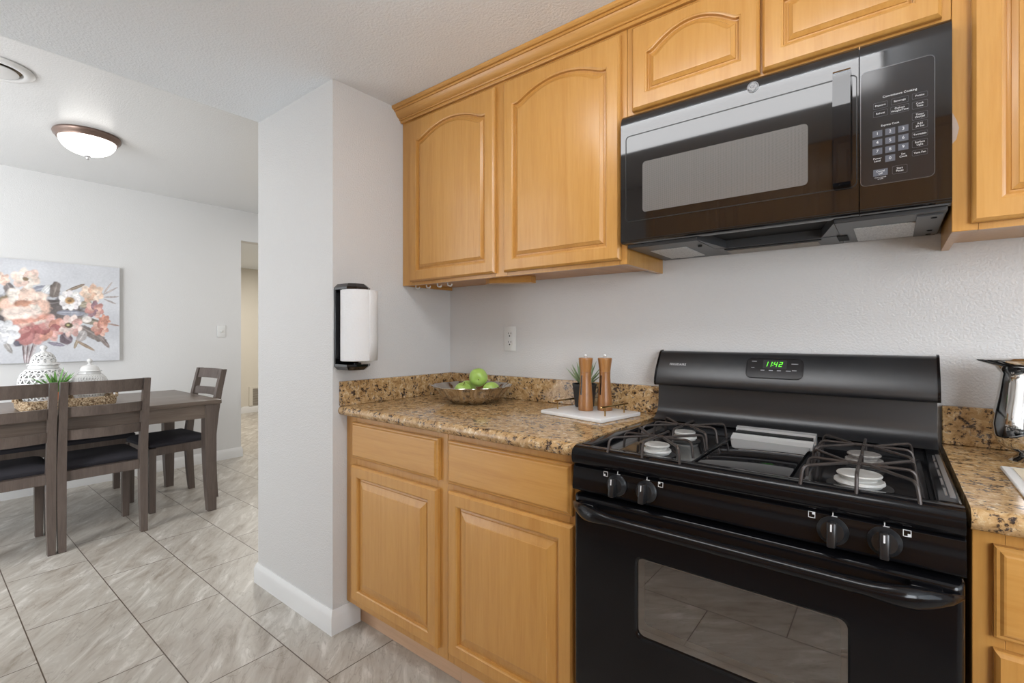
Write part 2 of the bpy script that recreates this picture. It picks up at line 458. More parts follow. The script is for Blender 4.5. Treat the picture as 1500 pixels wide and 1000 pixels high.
# ------------------------------------------------------------------ the room
KC = 2.2346          # kitchen ceiling
DC = 2.44            # dining ceiling
struct('floor', one(-6.3, -4.5, -0.1, 4.0, 2.9, 0.0), 'tile')
struct('wall_back', one(0.0, 0.0, 0.0, 3.85, 0.14, 2.5), 'wall')
struct('wall_pillar', one(-0.6565, -0.655, 0.0, -0.0, 2.8, 2.5), 'wall')
struct('wall_right', one(3.72, -2.75, 0.0, 3.86, 0.0, 2.5), 'wall')
struct('wall_front', one(-0.645, -2.75, 0.0, 3.72, -2.6, 2.5), 'wall')
struct('wall_rear', one(-3.45, -4.4, 0.0, -0.5, -4.25, 2.5), 'wall_d')
struct('wall_nook', one(-0.645, -4.25, 0.0, -0.5, -2.75, 2.5), 'wall_d')
bm = B()
box(bm, -3.43, -4.25, 0.0, -3.31, 0.352, 2.5)
box(bm, -3.43, 0.352, 2.143, -3.31, 1.40, 2.5)
box(bm, -3.43, 1.40, 0.0, -3.31, 2.8, 2.5)
struct('wall_left', bm, 'wall_d')
struct('wall_hall', one(-6.2, -0.4, 0.0, -6.08, 2.8, 2.5), 'cream')
bm = B(); box(bm, -6.08, 2.7, 0, -3.43, 2.8, 2.5); box(bm, -6.08, -0.4, 0, -3.43, -0.3, 2.5)
struct('wall_passage', bm, 'cream')
struct('wall_far', one(-3.31, 2.65, 0.0, -0.6565, 2.8, 2.5), 'wall_d')
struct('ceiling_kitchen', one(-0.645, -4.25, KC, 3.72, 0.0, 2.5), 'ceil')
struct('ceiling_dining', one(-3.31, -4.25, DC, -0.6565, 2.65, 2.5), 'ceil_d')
struct('ceiling_hall', one(-6.08, -0.3, 2.235, -3.43, 2.7, 2.5), 'ceil')

def skirting(name, pts, h=0.095, t=0.014):
    """baseboard that follows a floor path (offset to the room side is pts already)"""
    bm = B()
    prof = [(0, 0), (t, 0), (t, h * 0.72), (t * 0.75, h * 0.82), (t * 0.55, h * 0.92), (t * 0.3, h), (0, h)]
    P = [Vector((x, y, 0)) for x, y in pts]
    loops = []
    for i, p in enumerate(P):
        d1 = (P[i] - P[i - 1]).normalized() if i else (P[1] - P[0]).normalized()
        d2 = (P[i + 1] - P[i]).normalized() if i < len(P) - 1 else d1
        n1 = Vector((d1.y, -d1.x, 0)); n2 = Vector((d2.y, -d2.x, 0))
        mt = (n1 + n2).normalized(); k = 1 / max(0.3, mt.dot(n1))
        loops.append([p + mt * (o * k) + Vector((0, 0, z)) for o, z in prof])
    loft(bm, loops, close=True, cap0=True, cap1=True)
    return struct(name, bm, 'trim')
skirting('baseboard_pillar', [(-0.6565, 2.6), (-0.6565, -0.655), (0.0, -0.655), (0.0, -0.535)][0:4])
skirting('baseboard_left', [(-3.31, -4.2), (-3.31, 0.352), (-3.42, 0.352)])
skirting('baseboard_hall', [(-6.08, -0.2), (-6.08, 2.65)], h=0.10)
bm = B(); box(bm, -6.08, 1.44, 0.10, -6.062, 1.50, 2.2)
struct('trim_1', bm, 'cream')

# patio door and galley window: frames of the openings the daylight comes through
bm = B()
for a in ((-3.0, -4.25, 0.02, -2.94, -4.21, 2.2), (-1.06, -4.25, 0.02, -1.0, -4.21, 2.2), (-2.03, -4.25, 0.02, -1.97, -4.21, 2.2), (-3.0, -4.25, 2.14, -1.0, -4.21, 2.2)):
    box(bm, *a)
struct('door_1', bm, 'trim')
bm = B()
for a in ((3.68, -2.5, 0.8, 3.72, -2.45, 2.1), (3.68, -1.05, 0.8, 3.72, -1.0, 2.1), (3.68, -2.5, 0.8, 3.72, -1.0, 0.85), (3.68, -2.5, 2.05, 3.72, -1.0, 2.1)):
    box(bm, *a)
struct('window_1', bm, 'trim')
bm = B()
for a in ((2.60, -2.60, 0.82, 2.65, -2.575, 2.1), (3.55, -2.60, 0.82, 3.60, -2.575, 2.1), (2.6, -2.60, 0.80, 3.6, -2.575, 0.85), (2.6, -2.60, 2.05, 3.6, -2.575, 2.1)): box(bm, *a)
struct('added_window_2', bm, 'trim')  # made-up frame, added around the kitchen fill lamp
bm = B()
for a in ((-0.67, -4.10, 0.78, -0.645, -4.05, 2.15), (-0.67, -2.85, 0.78, -0.645, -2.80, 2.15), (-0.67, -4.10, 0.76, -0.645, -2.80, 0.81), (-0.67, -4.10, 2.10, -0.645, -2.80, 2.15)): box(bm, *a)
struct('added_window_3', bm, 'trim')  # made-up frame out of view, added to suit the dining fill lamp

# ------------------------------------------------------------------ cabinet fronts
def arch(t):
    k = 0.05; q = (1 - (abs(t) / 0.90) ** 2) / k
    return k * math.log(1 + math.exp(q)) if q < 50 else k * q
def panel_door(x0, x1, z0, z1, yf, rise=0.0, stile=0.058, t=0.019, top=None, bev=0.0085):
    bm = B(); nb, ns, nt_ = 6, 6, 28
    top = top if top is not None else stile
    def loop(d, y, rect=False, ins=0.0):
        out = []
        if rect: X0, X1, Z0, Z1 = x0 + ins, x1 - ins, z0 + ins, z1 - ins
        else: X0, X1, Z0, Z1 = x0 + stile + d, x1 - stile - d, z0 + stile + d, z1 - top - d
        zs = Z1 if rect else Z1 - rise                # height at the shoulders
        for i in range(nb): out.append((X0 + (X1 - X0) * i / nb, y, Z0))
        for i in range(ns): out.append((X1, y, Z0 + (zs - Z0) * i / ns))
        for i in range(nt_):
            tt = 1 - 2 * i / nt_
            out.append((X0 + (X1 - X0) * (tt + 1) / 2, y, Z1 if rect else zs + rise * arch(tt)))
        for i in range(ns): out.append((X0, y, zs + (Z0 - zs) * i / ns))
        return out
    L = [loop(0, yf + t, True), loop(0, yf + 0.008, True), loop(0, yf + 0.005, True, 0.002), loop(0, yf, True, 0.007),
         loop(-0.005, yf), loop(-0.003, yf + 0.0015), loop(0.0, yf + 0.0025), loop(0.0012, yf + 0.0120), loop(0.004, yf + 0.0125), loop(0.008, yf + 0.011), loop(0.0110, yf + 0.0105), loop(0.0120, yf + 0.0082),
         loop(0.0125 + bev, yf + 0.0026), loop(0.0140 + bev, yf + 0.0012), loop(0.0160 + bev, yf + 0.001)]
    loft(bm, L, cap0=True, cap1=True)
    return bm
def slab_front(x0, x1, z0, z1, yf, t=0.019):
    bm = B()
    def loop(i, y): return [(x0 + i, y, z0 + i), (x1 - i, y, z0 + i), (x1 - i, y, z1 - i), (x0 + i, y, z1 - i)]
    loft(bm, [loop(0, yf + t), loop(0, yf + 0.008), loop(0.003, yf + 0.0055), loop(0.007, yf + 0.005), loop(0.011, yf + 0.001), loop(0.014, yf)], cap0=True, cap1=True)
    return bm

def body(x0, x1, z0, z1, yb, yf, stiles, rails, ft=0.019, open_bottom=False):
    """carcass plus face frame: stiles = [(xa, xb)], rails = [(za, zb)]"""
    bm = B()
    if open_bottom:
        box(bm, x0, yf + ft, z0 + 0.018, x1, yb, z1)
        box(bm, x0, yf + ft, z0, x0 + 0.016, yb, z0 + 0.018); box(bm, x1 - 0.016, yf + ft, z0, x1, yb, z0 + 0.018)
    else:
        box(bm, x0, yf + ft, z0, x1, yb, z1)
    for a, b in stiles: box(bm, a, yf, z0, b, yf + ft, z1, bev=0.0012, seg=1)
    for a, b in rails:
        for (p, q) in zip(stiles, stiles[1:]):
            box(bm, p[1] + 0.0002, yf + 0.0003, a, q[0] - 0.0002, yf + ft, b)
    return bm

S0, S1 = 1.1107, 1.8677
YU = -0.303     # face frame of the wall cabinets
YB = -0.592     # face frame of the base cabinets

# wall cabinet beside the paper towel
c = thing('wall_cabinet', 'large two-door maple wall cabinet in the corner above the fruit bowl', 'cabinet', (0.002, -0.002, 1.427))
obj('cabinet_body', body(0.002, 1.108, 1.427, 2.232, -0.002, YU, [(0.002, 0.072), (0.558, 0.620), (1.082, 1.108)], [(1.427, 1.452), (2.14, 2.232)], open_bottom=True), 'maple', c)
obj('door', panel_door(0.070, 0.567, 1.441, 2.158, YU - 0.020, rise=0.047, stile=0.048, top=0.050), 'maple', c, smooth=9)
obj('door', panel_door(0.613, 1.090, 1.441, 2.158, YU - 0.020, rise=0.047, stile=0.048, top=0.050), 'maple', c, smooth=9)
obj('bottom_panel', one(0.02, -0.283, 1.4425, 1.09, -0.004, 1.4455), 'maple_in', c)
WALLCAB = c
# cabinet over the microwave
c = thing('wall_cabinet', 'short maple wall cabinet with two arched doors above the black microwave', 'cabinet', (S0, -0.002, 1.884))
obj('cabinet_body', body(1.109, 1.8685, 1.884, 2.232, -0.002, YU, [(1.109, 1.143), (1.482, 1.508), (1.840, 1.8685)], [(1.884, 1.905), (2.14, 2.232)]), 'maple', c)
obj('door', panel_door(1.130, 1.491, 1.899, 2.158, YU - 0.020, rise=0.050, stile=0.049, top=0.042), 'maple', c, smooth=9)
obj('door', panel_door(1.4975, 1.853, 1.899, 2.158, YU - 0.020, rise=0.050, stile=0.049, top=0.042), 'maple', c, smooth=9)
# cabinet right of the microwave
c = thing('wall_cabinet', 'maple wall cabinet right of the microwave, mostly cut by the photo edge', 'cabinet', (1.8695, -0.002, 1.427))
obj('cabinet_body', body(1.8695, 2.75, 1.427, 2.232, -0.002, YU, [(1.8695, 1.912), (2.29, 2.35), (2.71, 2.75)], [(1.427, 1.452), (2.14, 2.232)], open_bottom=True), 'maple', c)
obj('door', panel_door(1.900, 2.305, 1.441, 2.158, YU - 0.020, rise=0.047, stile=0.048, top=0.050), 'maple', c, smooth=9)
obj('door', panel_door(2.325, 2.735, 1.441, 2.158, YU - 0.020, rise=0.047, stile=0.048, top=0.050), 'maple', c, smooth=9)
# crown along all three
bm = B()
prof = [(-0.304, 2.170), (-0.3145, 2.170), (-0.3165, 2.173), (-0.3165, 2.180), (-0.3225, 2.1805), (-0.3245, 2.1835), (-0.3225, 2.1870), (-0.3285, 2.1895), (-0.3360, 2.1955), (-0.3420, 2.2045), (-0.3450, 2.2125),
        (-0.3505, 2.2130), (-0.3525, 2.2155), (-0.3525, 2.2190), (-0.3590, 2.2195), (-0.3640, 2.2240), (-0.3650, 2.2335), (-0.304, 2.2335)]
prism(bm, prof, 'x', 0.001, 2.75)
tag(obj('crown_molding', bm, 'maple_h', smooth=24), 'long maple crown molding running along the top of the wall cabinets', 'molding')
# hooks and mounting strip under the corner cabinet
bm = B(); prism(bm, [(0.42, -0.20), (0.60, -0.10), (0.618, -0.115), (0.618, -0.150), (0.47, -0.235)], 'z', 1.416, 1.4420)
tag(obj('wood_strip', bm, 'maple_h'), 'short maple wood strip fixed under the corner wall cabinet', 'wood strip')
hook_lab = ['small pale cup hook under the corner cabinet, nearest the paper towel', 'small pale cup hook, second from the paper towel in the row',
            'small pale cup hook, third from the paper towel in the row', 'small pale cup hook nearest the wood strip under the cabinet']
for i, x in enumerate((0.042, 0.115, 0.187, 0.252)):
    bm = B(); y = -0.26
    box(bm, x - 0.004, y - 0.012, 1.4385, x + 0.004, y + 0.012, 1.4424)
    tube(bm, bend_pts([(x, y, 1.440), (x, y, 1.418), (x + 0.018, y + 0.004, 1.414), (x + 0.022, y + 0.004, 1.424)], 0.006), 0.003)
    tag(obj('cup_hook', bm, 'white_plastic'), hook_lab[i], 'hook', 'cup hooks under the wall cabinet')
bm = B(); prism(bm, [(1.8705, 1.620), (1.877, 1.628), (1.8815, 1.652), (1.878, 1.668), (1.8705, 1.688)], 'y', -0.3043, -0.3036)
tag(obj('tape_scrap', bm, 'tape'), 'torn scrap of pale tape stuck on the cabinet frame beside the microwave', 'tape')

# opposite wall cabinets (seen mirrored in the microwave door)
opp = ['maple wall cabinet on the opposite wall, mirrored at the left in the microwave door', 'maple wall cabinet on the opposite wall, mirrored at the right in the microwave door']
for i, X in enumerate((1.50, 2.615)):
    k = copy_tree(WALLCAB); k['label'] = opp[i]; k['group'] = 'wall cabinets on the opposite wall'
    k.location = (X, -2.598, 1.427); k.rotation_euler = (0, 0, pi)

# base units and worktop on the opposite side (dimly mirrored in the oven door)
c = thing('base_cabinet', 'long run of maple base cabinets facing the range, dimly mirrored in the black oven', 'cabinet', (0.3, -2.598, 0))
obj('cabinet_body', one(0.3, -2.598, 0.108, 3.6, -2.02, 0.874), 'maple', c)
obj('toe_kick', one(0.3, -2.598, 0.001, 3.6, -2.09, 0.1075), 'toe', c)
for i in range(6):
    xa = 0.33 + i * 0.545
    bm = panel_door(xa, xa + 0.50, 0.14, 0.68, 0.0, stile=0.060)
    for v in bm.verts: v.co.y = -2.000 - v.co.y
    bmesh.ops.reverse_faces(bm, faces=bm.faces[:]); obj('door', bm, 'maple', c, smooth=9)
    bm = slab_front(xa, xa + 0.50, 0.71, 0.853, 0.0)
    for v in bm.verts: v.co.y = -2.000 - v.co.y
    bmesh.ops.reverse_faces(bm, faces=bm.faces[:]); obj('drawer', bm, 'maple_h', c, smooth=9)
bm = B(); box(bm, 0.28, -2.598, 0.8765, 3.6, -1.985, 0.914, bev=0.012, seg=3)
obj('worktop', bm, 'granite', c)

# base cabinets: two units left of the range
def base_cabinet(label, x0, x1, st, dr, do, toe):
    c = thing('base_cabinet', label, 'cabinet', (x0, -0.02, 0))
    bm = body(x0, x1, 0.108, 0.874, -0.004, YB, st, [(0.108, 0.15), (0.672, 0.720), (0.842, 0.874)])
    obj('cabinet_body', bm, 'maple', c)
    obj('drawer', slab_front(dr[0], dr[1], dr[2], dr[3], YB - 0.020), 'maple_h', c, smooth=9)
    obj('door', panel_door(do[0], do[1], do[2], do[3], YB - 0.020, stile=0.046, bev=0.024), 'maple', c, smooth=9)
    obj('toe_kick', one(x0, -0.530, 0.001, x1, -0.30, 0.1075), 'toe', c)
    return c
base_cabinet('maple base cabinet beside the white baseboard, with one drawer and one door', 0.002, 0.5965, [(0.002, 0.072), (0.548, 0.5965)],
             (0.060, 0.564, 0.710, 0.853), (0.056, 0.560, 0.140, 0.680), 0)
base_cabinet('maple base cabinet beside the black range, with one wide drawer and door', 0.5975, 1.1055, [(0.5975, 0.625), (1.075, 1.1055)],
             (0.609, 1.089, 0.710, 0.853), (0.611, 1.092, 0.146, 0.686), 0)
base_cabinet('maple base cabinet right of the range, cut by the photo edge', 1.8745, 2.56, [(1.8745, 1.915), (2.5, 2.56)],
             (1.900, 2.53, 0.700, 0.853), (1.900, 2.53, 0.140, 0.680), 0)

# worktops
def worktop(name, label, x0, x1, side):
    c = thing(name, label, 'countertop', (x0, -0.002, 0.876))
    bm = B()
    prof = [(-0.001, 0.8765), (-0.001, 0.914), (-0.612, 0.914)]
    for i in range(1, 8):
        a = pi / 2 + pi * i / 8
        prof.append((-0.613 + 0.0188 * cos(a), 0.8952 + 0.0187 * sin(a)))
    prof.append((-0.612, 0.8765))
    prism(bm, prof, 'x', x0, x1)
    obj('slab', bm, 'granite', c)
    y1 = -0.001
    obj('backsplash', one(x0 + (0.0215 if side else 0), -0.021, 0.9145, x1, y1, 1.015, bev=0.002, seg=1), 'granite', c)
    if side: obj('side_splash', one(x0, -0.628, 0.9145, x0 + 0.020, y1, 1.014, bev=0.002, seg=1), 'granite', c)
    return c
worktop('countertop', 'speckled brown granite countertop with backsplash left of the range', 0.001, 1.1085, True)
worktop('countertop', 'piece of speckled brown granite countertop right of the range', 1.8705, 2.62, False)

# ------------------------------------------------------------------ gas range
RX0, RX1 = 1.1160, 1.8625
rg = thing('gas_range', 'freestanding black gas range with oven and digital clock', 'range', (1.489, -0.3, 0.0))
obj('body', one(RX0 + 0.004, -0.598, 0.02, RX1 - 0.004, -0.022, 0.872), 'black_satin', rg)
# cooktop: rolled front lip, sunken deck
bm = B()
front = [(-0.630, 0.866)] + [(-0.628 - 0.026 * sin(R(a)), 0.886 - 0.022 * cos(R(a))) for a in range(20, 91, 14)] + \
        [(-0.628 - 0.026 * cos(R(a)), 0.893 + 0.022 * sin(R(a))) for a in range(0, 91, 15)] + [(-0.610, 0.914), (-0.600, 0.909), (-0.596, 0.900)]
deck = front + [(-0.150, 0.900), (-0.140, 0.906), (-0.120, 0.912), (-0.090, 0.914), (-0.025, 0.914), (-0.025, 0.8735), (-0.60, 0.8735), (-0.60, 0.866)]
prism(bm, deck, 'x', RX0, RX1)
for xa, xb in ((RX0, RX0 + 0.034), (RX1 - 0.034, RX1)):
    box(bm, xa, -0.612, 0.898, xb, -0.10, 0.9148, bev=0.006, seg=3)
obj('cooktop', bm, 'black', rg, smooth=50)
# burner pans
def pan(x0, x1, y0, y1):
    bm = B()
    loft(bm, [[(x, y, 0.9005) for x, y in rrect(x0, y0, x1, y1, 0.015)], [(x, y, 0.9045) for x, y in rrect(x0 + 0.002, y0 + 0.002, x1 - 0.002, y1 - 0.002, 0.014)],
              [(x, y, 0.9045) for x, y in rrect(x0 + 0.006, y0 + 0.006, x1 - 0.006, y1 - 0.006, 0.012)], [(x, y, 0.9015) for x, y in rrect(x0 + 0.012, y0 + 0.012, x1 - 0.012, y1 - 0.012, 0.010)]])
    return obj('burner_pan', bm, 'black', rg)
pan(1.190, 1.402, -0.590, -0.215); pan(1.610, 1.822, -0.590, -0.215)
# centre cover
bm = B(); box(bm, 1.412, -0.588, 0.9005, 1.600, -0.262, 0.9085, bev=0.003)
obj('center_cover', bm, 'black_gloss', rg)
# chrome vent trim at the rear of the cover and worn strip on the right
bm = B()
prism(bm, [(-0.262, 0.9005), (-0.262, 0.908), (-0.248, 0.9155), (-0.245, 0.9145), (-0.234, 0.9195), (-0.230, 0.9190), (-0.229, 0.906), (-0.200, 0.906), (-0.199, 0.9300), (-0.182, 0.9330), (-0.165, 0.928), (-0.165, 0.9005)], 'x', 1.405, 1.605)
v = obj('vent_trim', bm, 'chrome', rg, smooth=12)
obj('slot_shade', one(1.410, -0.2285, 0.9065, 1.600, -0.1995, 0.9235), 'dark_void', v)  # solid dark strip in place of the shade between the trim bars
bm = B(); box(bm, 1.8475, -0.58, 0.9148, 1.8555, -0.20, 0.9175)
for k in range(5): box(bm, 1.8415, -0.57 + 0.078 * k, 0.9148, 1.8450, -0.52 + 0.078 * k, 0.9165)
obj('side_trim', bm, 'steel', rg)
# burners
def burner(x, y, mat, k):
    bm = B()
    lathe(bm, [(0.050 * k, 0.9016), (0.050 * k, 0.9035), (0.044 * k, 0.905), (0.0, 0.905)], (x, y, 0), 32)
    o = obj('burner', bm, 'black_matte', rg)
    bm = B()
    notch = lambda a, i: (0.93 if (i == 3 and int(a / (2 * pi) * 48) % 2) else 1)
    lathe(bm, [(0.034 * k, 0.9052), (0.035 * k, 0.909), (0.0385 * k, 0.9105), (0.038 * k, 0.9155), (0.027 * k, 0.9160), (0.025 * k, 0.9185), (0.0, 0.9185)], (x, y, 0), 48, mod=notch)
    obj('burner_head', bm, mat, o)
    bm = B()
    lathe(bm, [(0.026 * k, 0.9172), (0.028 * k, 0.921), (0.0335 * k, 0.9235), (0.0345 * k, 0.926), (0.033 * k, 0.928), (0.026 * k, 0.9275), (0.0, 0.9265)], (x, y, 0), 40)
    obj('burner_cap', bm, mat, o)
BP = [(1.302, -0.548, 'enamel', 0.90), (1.302, -0.345, 'enamel', 0.88), (1.716, -0.548, 'enamel', 1.10), (1.716, -0.345, 'soot', 0.95)]
for b in BP: burner(*b)
# backguard
bm = B()
bgp = [(-0.024, 0.9142), (-0.128, 0.9150), (-0.112, 0.919), (-0.098, 0.926), (-0.086, 0.937), (-0.078, 0.952), (-0.074, 0.972), (-0.072, 1.030),
       (-0.091, 1.029), (-0.0965, 1.0315), (-0.0990, 1.037), (-0.0985, 1.046), (-0.0965, 1.053), (-0.0935, 1.061), (-0.0895, 1.070), (-0.0845, 1.080), (-0.0785, 1.091), (-0.0515, 1.1360), (-0.0450, 1.1420), (-0.036, 1.1450), (-0.024, 1.146)]
prism(bm, bgp, 'x', RX0 + 0.004, RX1 - 0.004)
obj('backguard', bm, 'black_guard', rg, smooth=45)
def offs(pts, d):
    c = [(sum(p[0] for p in pts) / len(pts)), (sum(p[1] for p in pts) / len(pts))]
    return [(p[0] + (d if p[0] > c[0] else -d) * 0.5, p[1] + (d if p[1] > 1.04 else 0)) for p in pts]
for xa, xb in ((RX0 - 0.002, RX0 + 0.0038), (RX1 - 0.0038, RX1 + 0.002)):
    bm = B(); prism(bm, offs(bgp[7:], 0.004), 'x', xa, xb); obj('end_cap', bm, 'black', rg)
# clock display on the slanted face
P0 = Vector((0, -0.0912, 1.0693)); P1 = Vector((0, -0.0532, 1.1353)); SD = (P1 - P0).normalized(); SN = Vector((0, -SD.z, SD.y))
def slant(x, h, o=0.0):
    p = P0 + SD * h + SN * o
    return Vector((x, p.y, p.z))
bm = B()
loft(bm, [[slant(x, h, o) for x, h in rrect(1.408 - g, 0.004 - g, 1.558 + g, 0.066 + g, 0.014 + g)] for g, o in ((0.004, -0.0035), (0.003, 0.003), (0.0005, 0.003), (0.0, 0.0012))])
dp = obj('clock_display', bm, 'mw_panel', rg)
bm = B(); loft(bm, [[slant(x, h, o) for x, h in rrect(1.452, 0.034, 1.517, 0.063, 0.002)] for o in (0.0013, 0.0015)])
obj('clock_window', bm, 'black_matte', dp)
SEG = {'1': 'bc', '4': 'fgbc', '2': 'abged'}
def digit(bm, ch, x, h, w, hh, t, sk=0.18):
    S = {'a': (0, hh - t, w, hh), 'd': (0, 0, w, t), 'g': (0, hh / 2 - t / 2, w, hh / 2 + t / 2), 'f': (0, hh / 2, t, hh), 'e': (0, 0, t, hh / 2), 'b': (w - t, hh / 2, w, hh), 'c': (w - t, 0, w, hh / 2)}
    for k in SEG[ch]:
        a, b, c_, d = S[k]; g = 0.0004
        q = [(a + g, b + g), (c_ - g, b + g), (c_ - g, d - g), (a + g, d - g)]
        bm.faces.new([bm.verts.new(slant(x + u + v * sk, h + v, 0.0022)) for u, v in q])
bm = B()
for ch, x in (('1', 1.455), ('1', 1.466), ('4', 1.4805), ('2', 1.4945)): digit(bm, ch, x, 0.040, 0.0095, 0.017, 0.0026)
for hh in (0.0435, 0.0515): bm.faces.new([bm.verts.new(slant(1.4785 + u, hh + v, 0.0022)) for u, v in ((0, 0), (0.002, 0), (0.002, 0.002), (0, 0.002))])
obj('clock_digits', bm, 'green_led', dp, smooth=0)
for x, h, w in ((1.420, 0.056, 0.014), (1.420, 0.034, 0.009), (1.447, 0.026, 0.011), (1.470, 0.026, 0.011), (1.492, 0.026, 0.011), (1.516, 0.026, 0.013), (1.529, 0.050, 0.018), (1.532, 0.028, 0.012)):
    bm = B(); bm.faces.new([bm.verts.new(slant(x + u, h + v, 0.0018)) for u, v in ((0, 0), (w, 0), (w, 0.0022), (0, 0.0022))])
    obj('button_mark', bm, 'print_dim', dp, smooth=0)
bm = B(); text(bm, 'FRIGIDAIRE', 0.0120, lambda u, v: slant(1.188 + u * 0.93, 0.0365 + v, 0.0003))
obj('lettering', bm, 'print', rg, smooth=0)
# control panel with knobs
bm = B()
cp = [(-0.60, 0.800), (-0.640, 0.8005), (-0.6465, 0.804), (-0.6475, 0.812), (-0.6415, 0.860), (-0.637, 0.8650), (-0.60, 0.8655)]
prism(bm, cp, 'x', RX0 - 0.001, RX1 + 0.001)
obj('control_panel', bm, 'black', rg, smooth=50)
CA = Vector((0, -0.6475, 0.812)); CB = Vector((0, -0.6415, 0.860)); CD = (CB - CA).normalized(); CN = Vector((0, -CD.z, CD.y))
def pan_pt(x, z, o=0.0):
    p = CA + CD * ((z - CA.z) / CD.z) + CN * o
    return Vector((x, p.y, p.z))
KN = [1.240, 1.315, 1.680, 1.757]
for x in KN:
    bm = B(); vs = lathe(bm, [(0.0255, 0.0), (0.0255, 0.003), (0.0225, 0.006), (0.0200, 0.012), (0.0185, 0.014), (0.0, 0.014)], (0, 0, 0), 36)
    vs += box(bm, -0.0072, -0.0250, 0.012, 0.0072, 0.0200, 0.034, bev=0.003)
    rot = Matrix((Vector((1, 0, 0)), CD, CN)).transposed().to_4x4()
    org = pan_pt(x, 0.835, 0.0008)
    for v in bm.verts: v.co = org + (rot @ v.co)
    k = obj('knob', bm, 'black_satin', rg)
    bm = B(); bm.faces.new([bm.verts.new(org + rot @ Vector((u, v, 0.0343))) for u, v in ((-0.0013, 0.004), (0.0013, 0.004), (0.0013, 0.017), (-0.0013, 0.017))])
    obj('pointer', bm, 'print', k, smooth=0)
def quad(x0, z0, x1, z1): bm.faces.new([bm.verts.new(pan_pt(a, b, 0.0006)) for a, b in ((x0, z0), (x1, z0), (x1, z1), (x0, z1))])
for x in KN:
    bm = B()
    quad(x - 0.0008, 0.8615, x + 0.0008, 0.8690 - 0.0015); quad(x - 0.002, 0.8605, x + 0.007, 0.8617)
    obj('off_mark', bm, 'print', rg, smooth=0)
for x, dx, dz in ((1.208, -1, -1), (1.348, -1, 1), (1.646, 1, 1), (1.788, 1, -1)):
    bm = B(); s, w = 0.0058, 0.0011; z = 0.8565
    quad(x - s, z - s, x + s, z - s + w); quad(x - s, z + s - w, x + s, z + s); quad(x - s, z - s, x - s + w, z + s); quad(x + s - w, z - s, x + s, z + s)
    cx, cz = x + dx * 0.0027, z + dz * 0.0027
    quad(cx - 0.002, cz - 0.002, cx + 0.002, cz + 0.002)
    obj('burner_mark', bm, 'print', rg, smooth=0)
# oven door with window opening
YD = -0.645
WX0, WX1, WZ0, WZ1 = 1.290, 1.703, 0.485, 0.672
bm = B()
def dl(x0, z0, x1, z1, r, y): return [(x, y, z) for x, z in rrect(x0, z0, x1, z1, r, 6)]
loft(bm, [dl(RX0, 0.292, RX1, 0.790, 0.004, -0.600), dl(RX0, 0.292, RX1, 0.790, 0.004, YD + 0.014), dl(RX0 + 0.003, 0.295, RX1 - 0.003, 0.786, 0.006, YD + 0.005),
          dl(RX0 + 0.010, 0.302, RX1 - 0.010, 0.779, 0.010, YD), dl(RX0 + 0.012, 0.304, RX1 - 0.012, 0.777, 0.010, YD), dl(WX0 - 0.006, WZ0 - 0.006, WX1 + 0.006, WZ1 + 0.006, 0.020, YD), dl(WX0 - 0.004, WZ0 - 0.004, WX1 + 0.004, WZ1 + 0.004, 0.018, YD), dl(WX0, WZ0, WX1, WZ1, 0.016, YD + 0.004),
          dl(WX0, WZ0, WX1, WZ1, 0.016, YD + 0.012)], cap0=True, cap1=False)
dr = obj('oven_door', bm, 'black', rg)
bm = B(); loft(bm, [dl(WX0 + 0.0005, WZ0 + 0.0005, WX1 - 0.0005, WZ1 - 0.0005, 0.016, YD + 0.0075)], cap1=True)
for f in bm.faces: f.normal_update()
obj('window_pane', bm, 'oven_glass', dr)
bm = B()
loft(bm, [dl(WX0 - 0.001, WZ0 - 0.001, WX1 + 0.001, WZ1 + 0.001, 0.016, YD + 0.0125), dl(WX0 + 0.012, WZ0 + 0.024, WX1 - 0.012, WZ1 - 0.010, 0.012, YD + 0.0195)], cap1=False)
obj('window_spacer', bm, 'ledge', dr)
bm = B(); loft(bm, [dl(WX0 + 0.002, WZ0 + 0.004, WX1 - 0.002, WZ1, 0.012, YD + 0.0325)], cap1=True)
obj('oven_cavity', bm, 'cavity', dr)
bm = B()
for k in range(8): box(bm, 1.215 + k * 0.070, YD - 0.0012, 0.7560, 1.268 + k * 0.070, YD + 0.0008, 0.7600)
obj('vent_slots', bm, 'dark_void', dr)
# handle: swept bar that dies into the door at both ends
bm = B(); loops = []
for i in range(49):
    t = i / 48; x = RX0 + 0.001 + (RX1 - RX0 - 0.002) * t
    e = min(t, 1 - t) * (RX1 - RX0)
    q = min(1, e / 0.105); out = sin(q * pi / 2) ** 0.75
    yc = YD - 0.002 - 0.050 * out
    hz = 0.003 + 0.0165 * min(1, (e / 0.06)) ** 0.7; hy = 0.003 + 0.0135 * min(1, e / 0.06) ** 0.7
    if e > 0.07: hz -= 0.0065 * min(1, (e - 0.07) / 0.06)
    zc = 0.771 - 0.004 * out
    loops.append([(x, yc + hy * cos(a) * (1 if cos(a) < 0 else 0.8), zc + hz * sin(a)) for a in [2 * pi * k / 18 for k in range(18)]])
loft(bm, loops, cap0=True, cap1=True)
for xx in (RX0 + 0.05, RX1 - 0.05): box(bm, xx - 0.022, YD - 0.026, 0.760, xx + 0.022, YD + 0.002, 0.781, bev=0.004)
obj('door_handle', bm, 'black', dr, smooth=60)
bm = B(); box(bm, RX0, -0.640, 0.06, RX1, -0.600, 0.284, bev=0.006)
obj('storage_drawer', bm, 'black', rg)

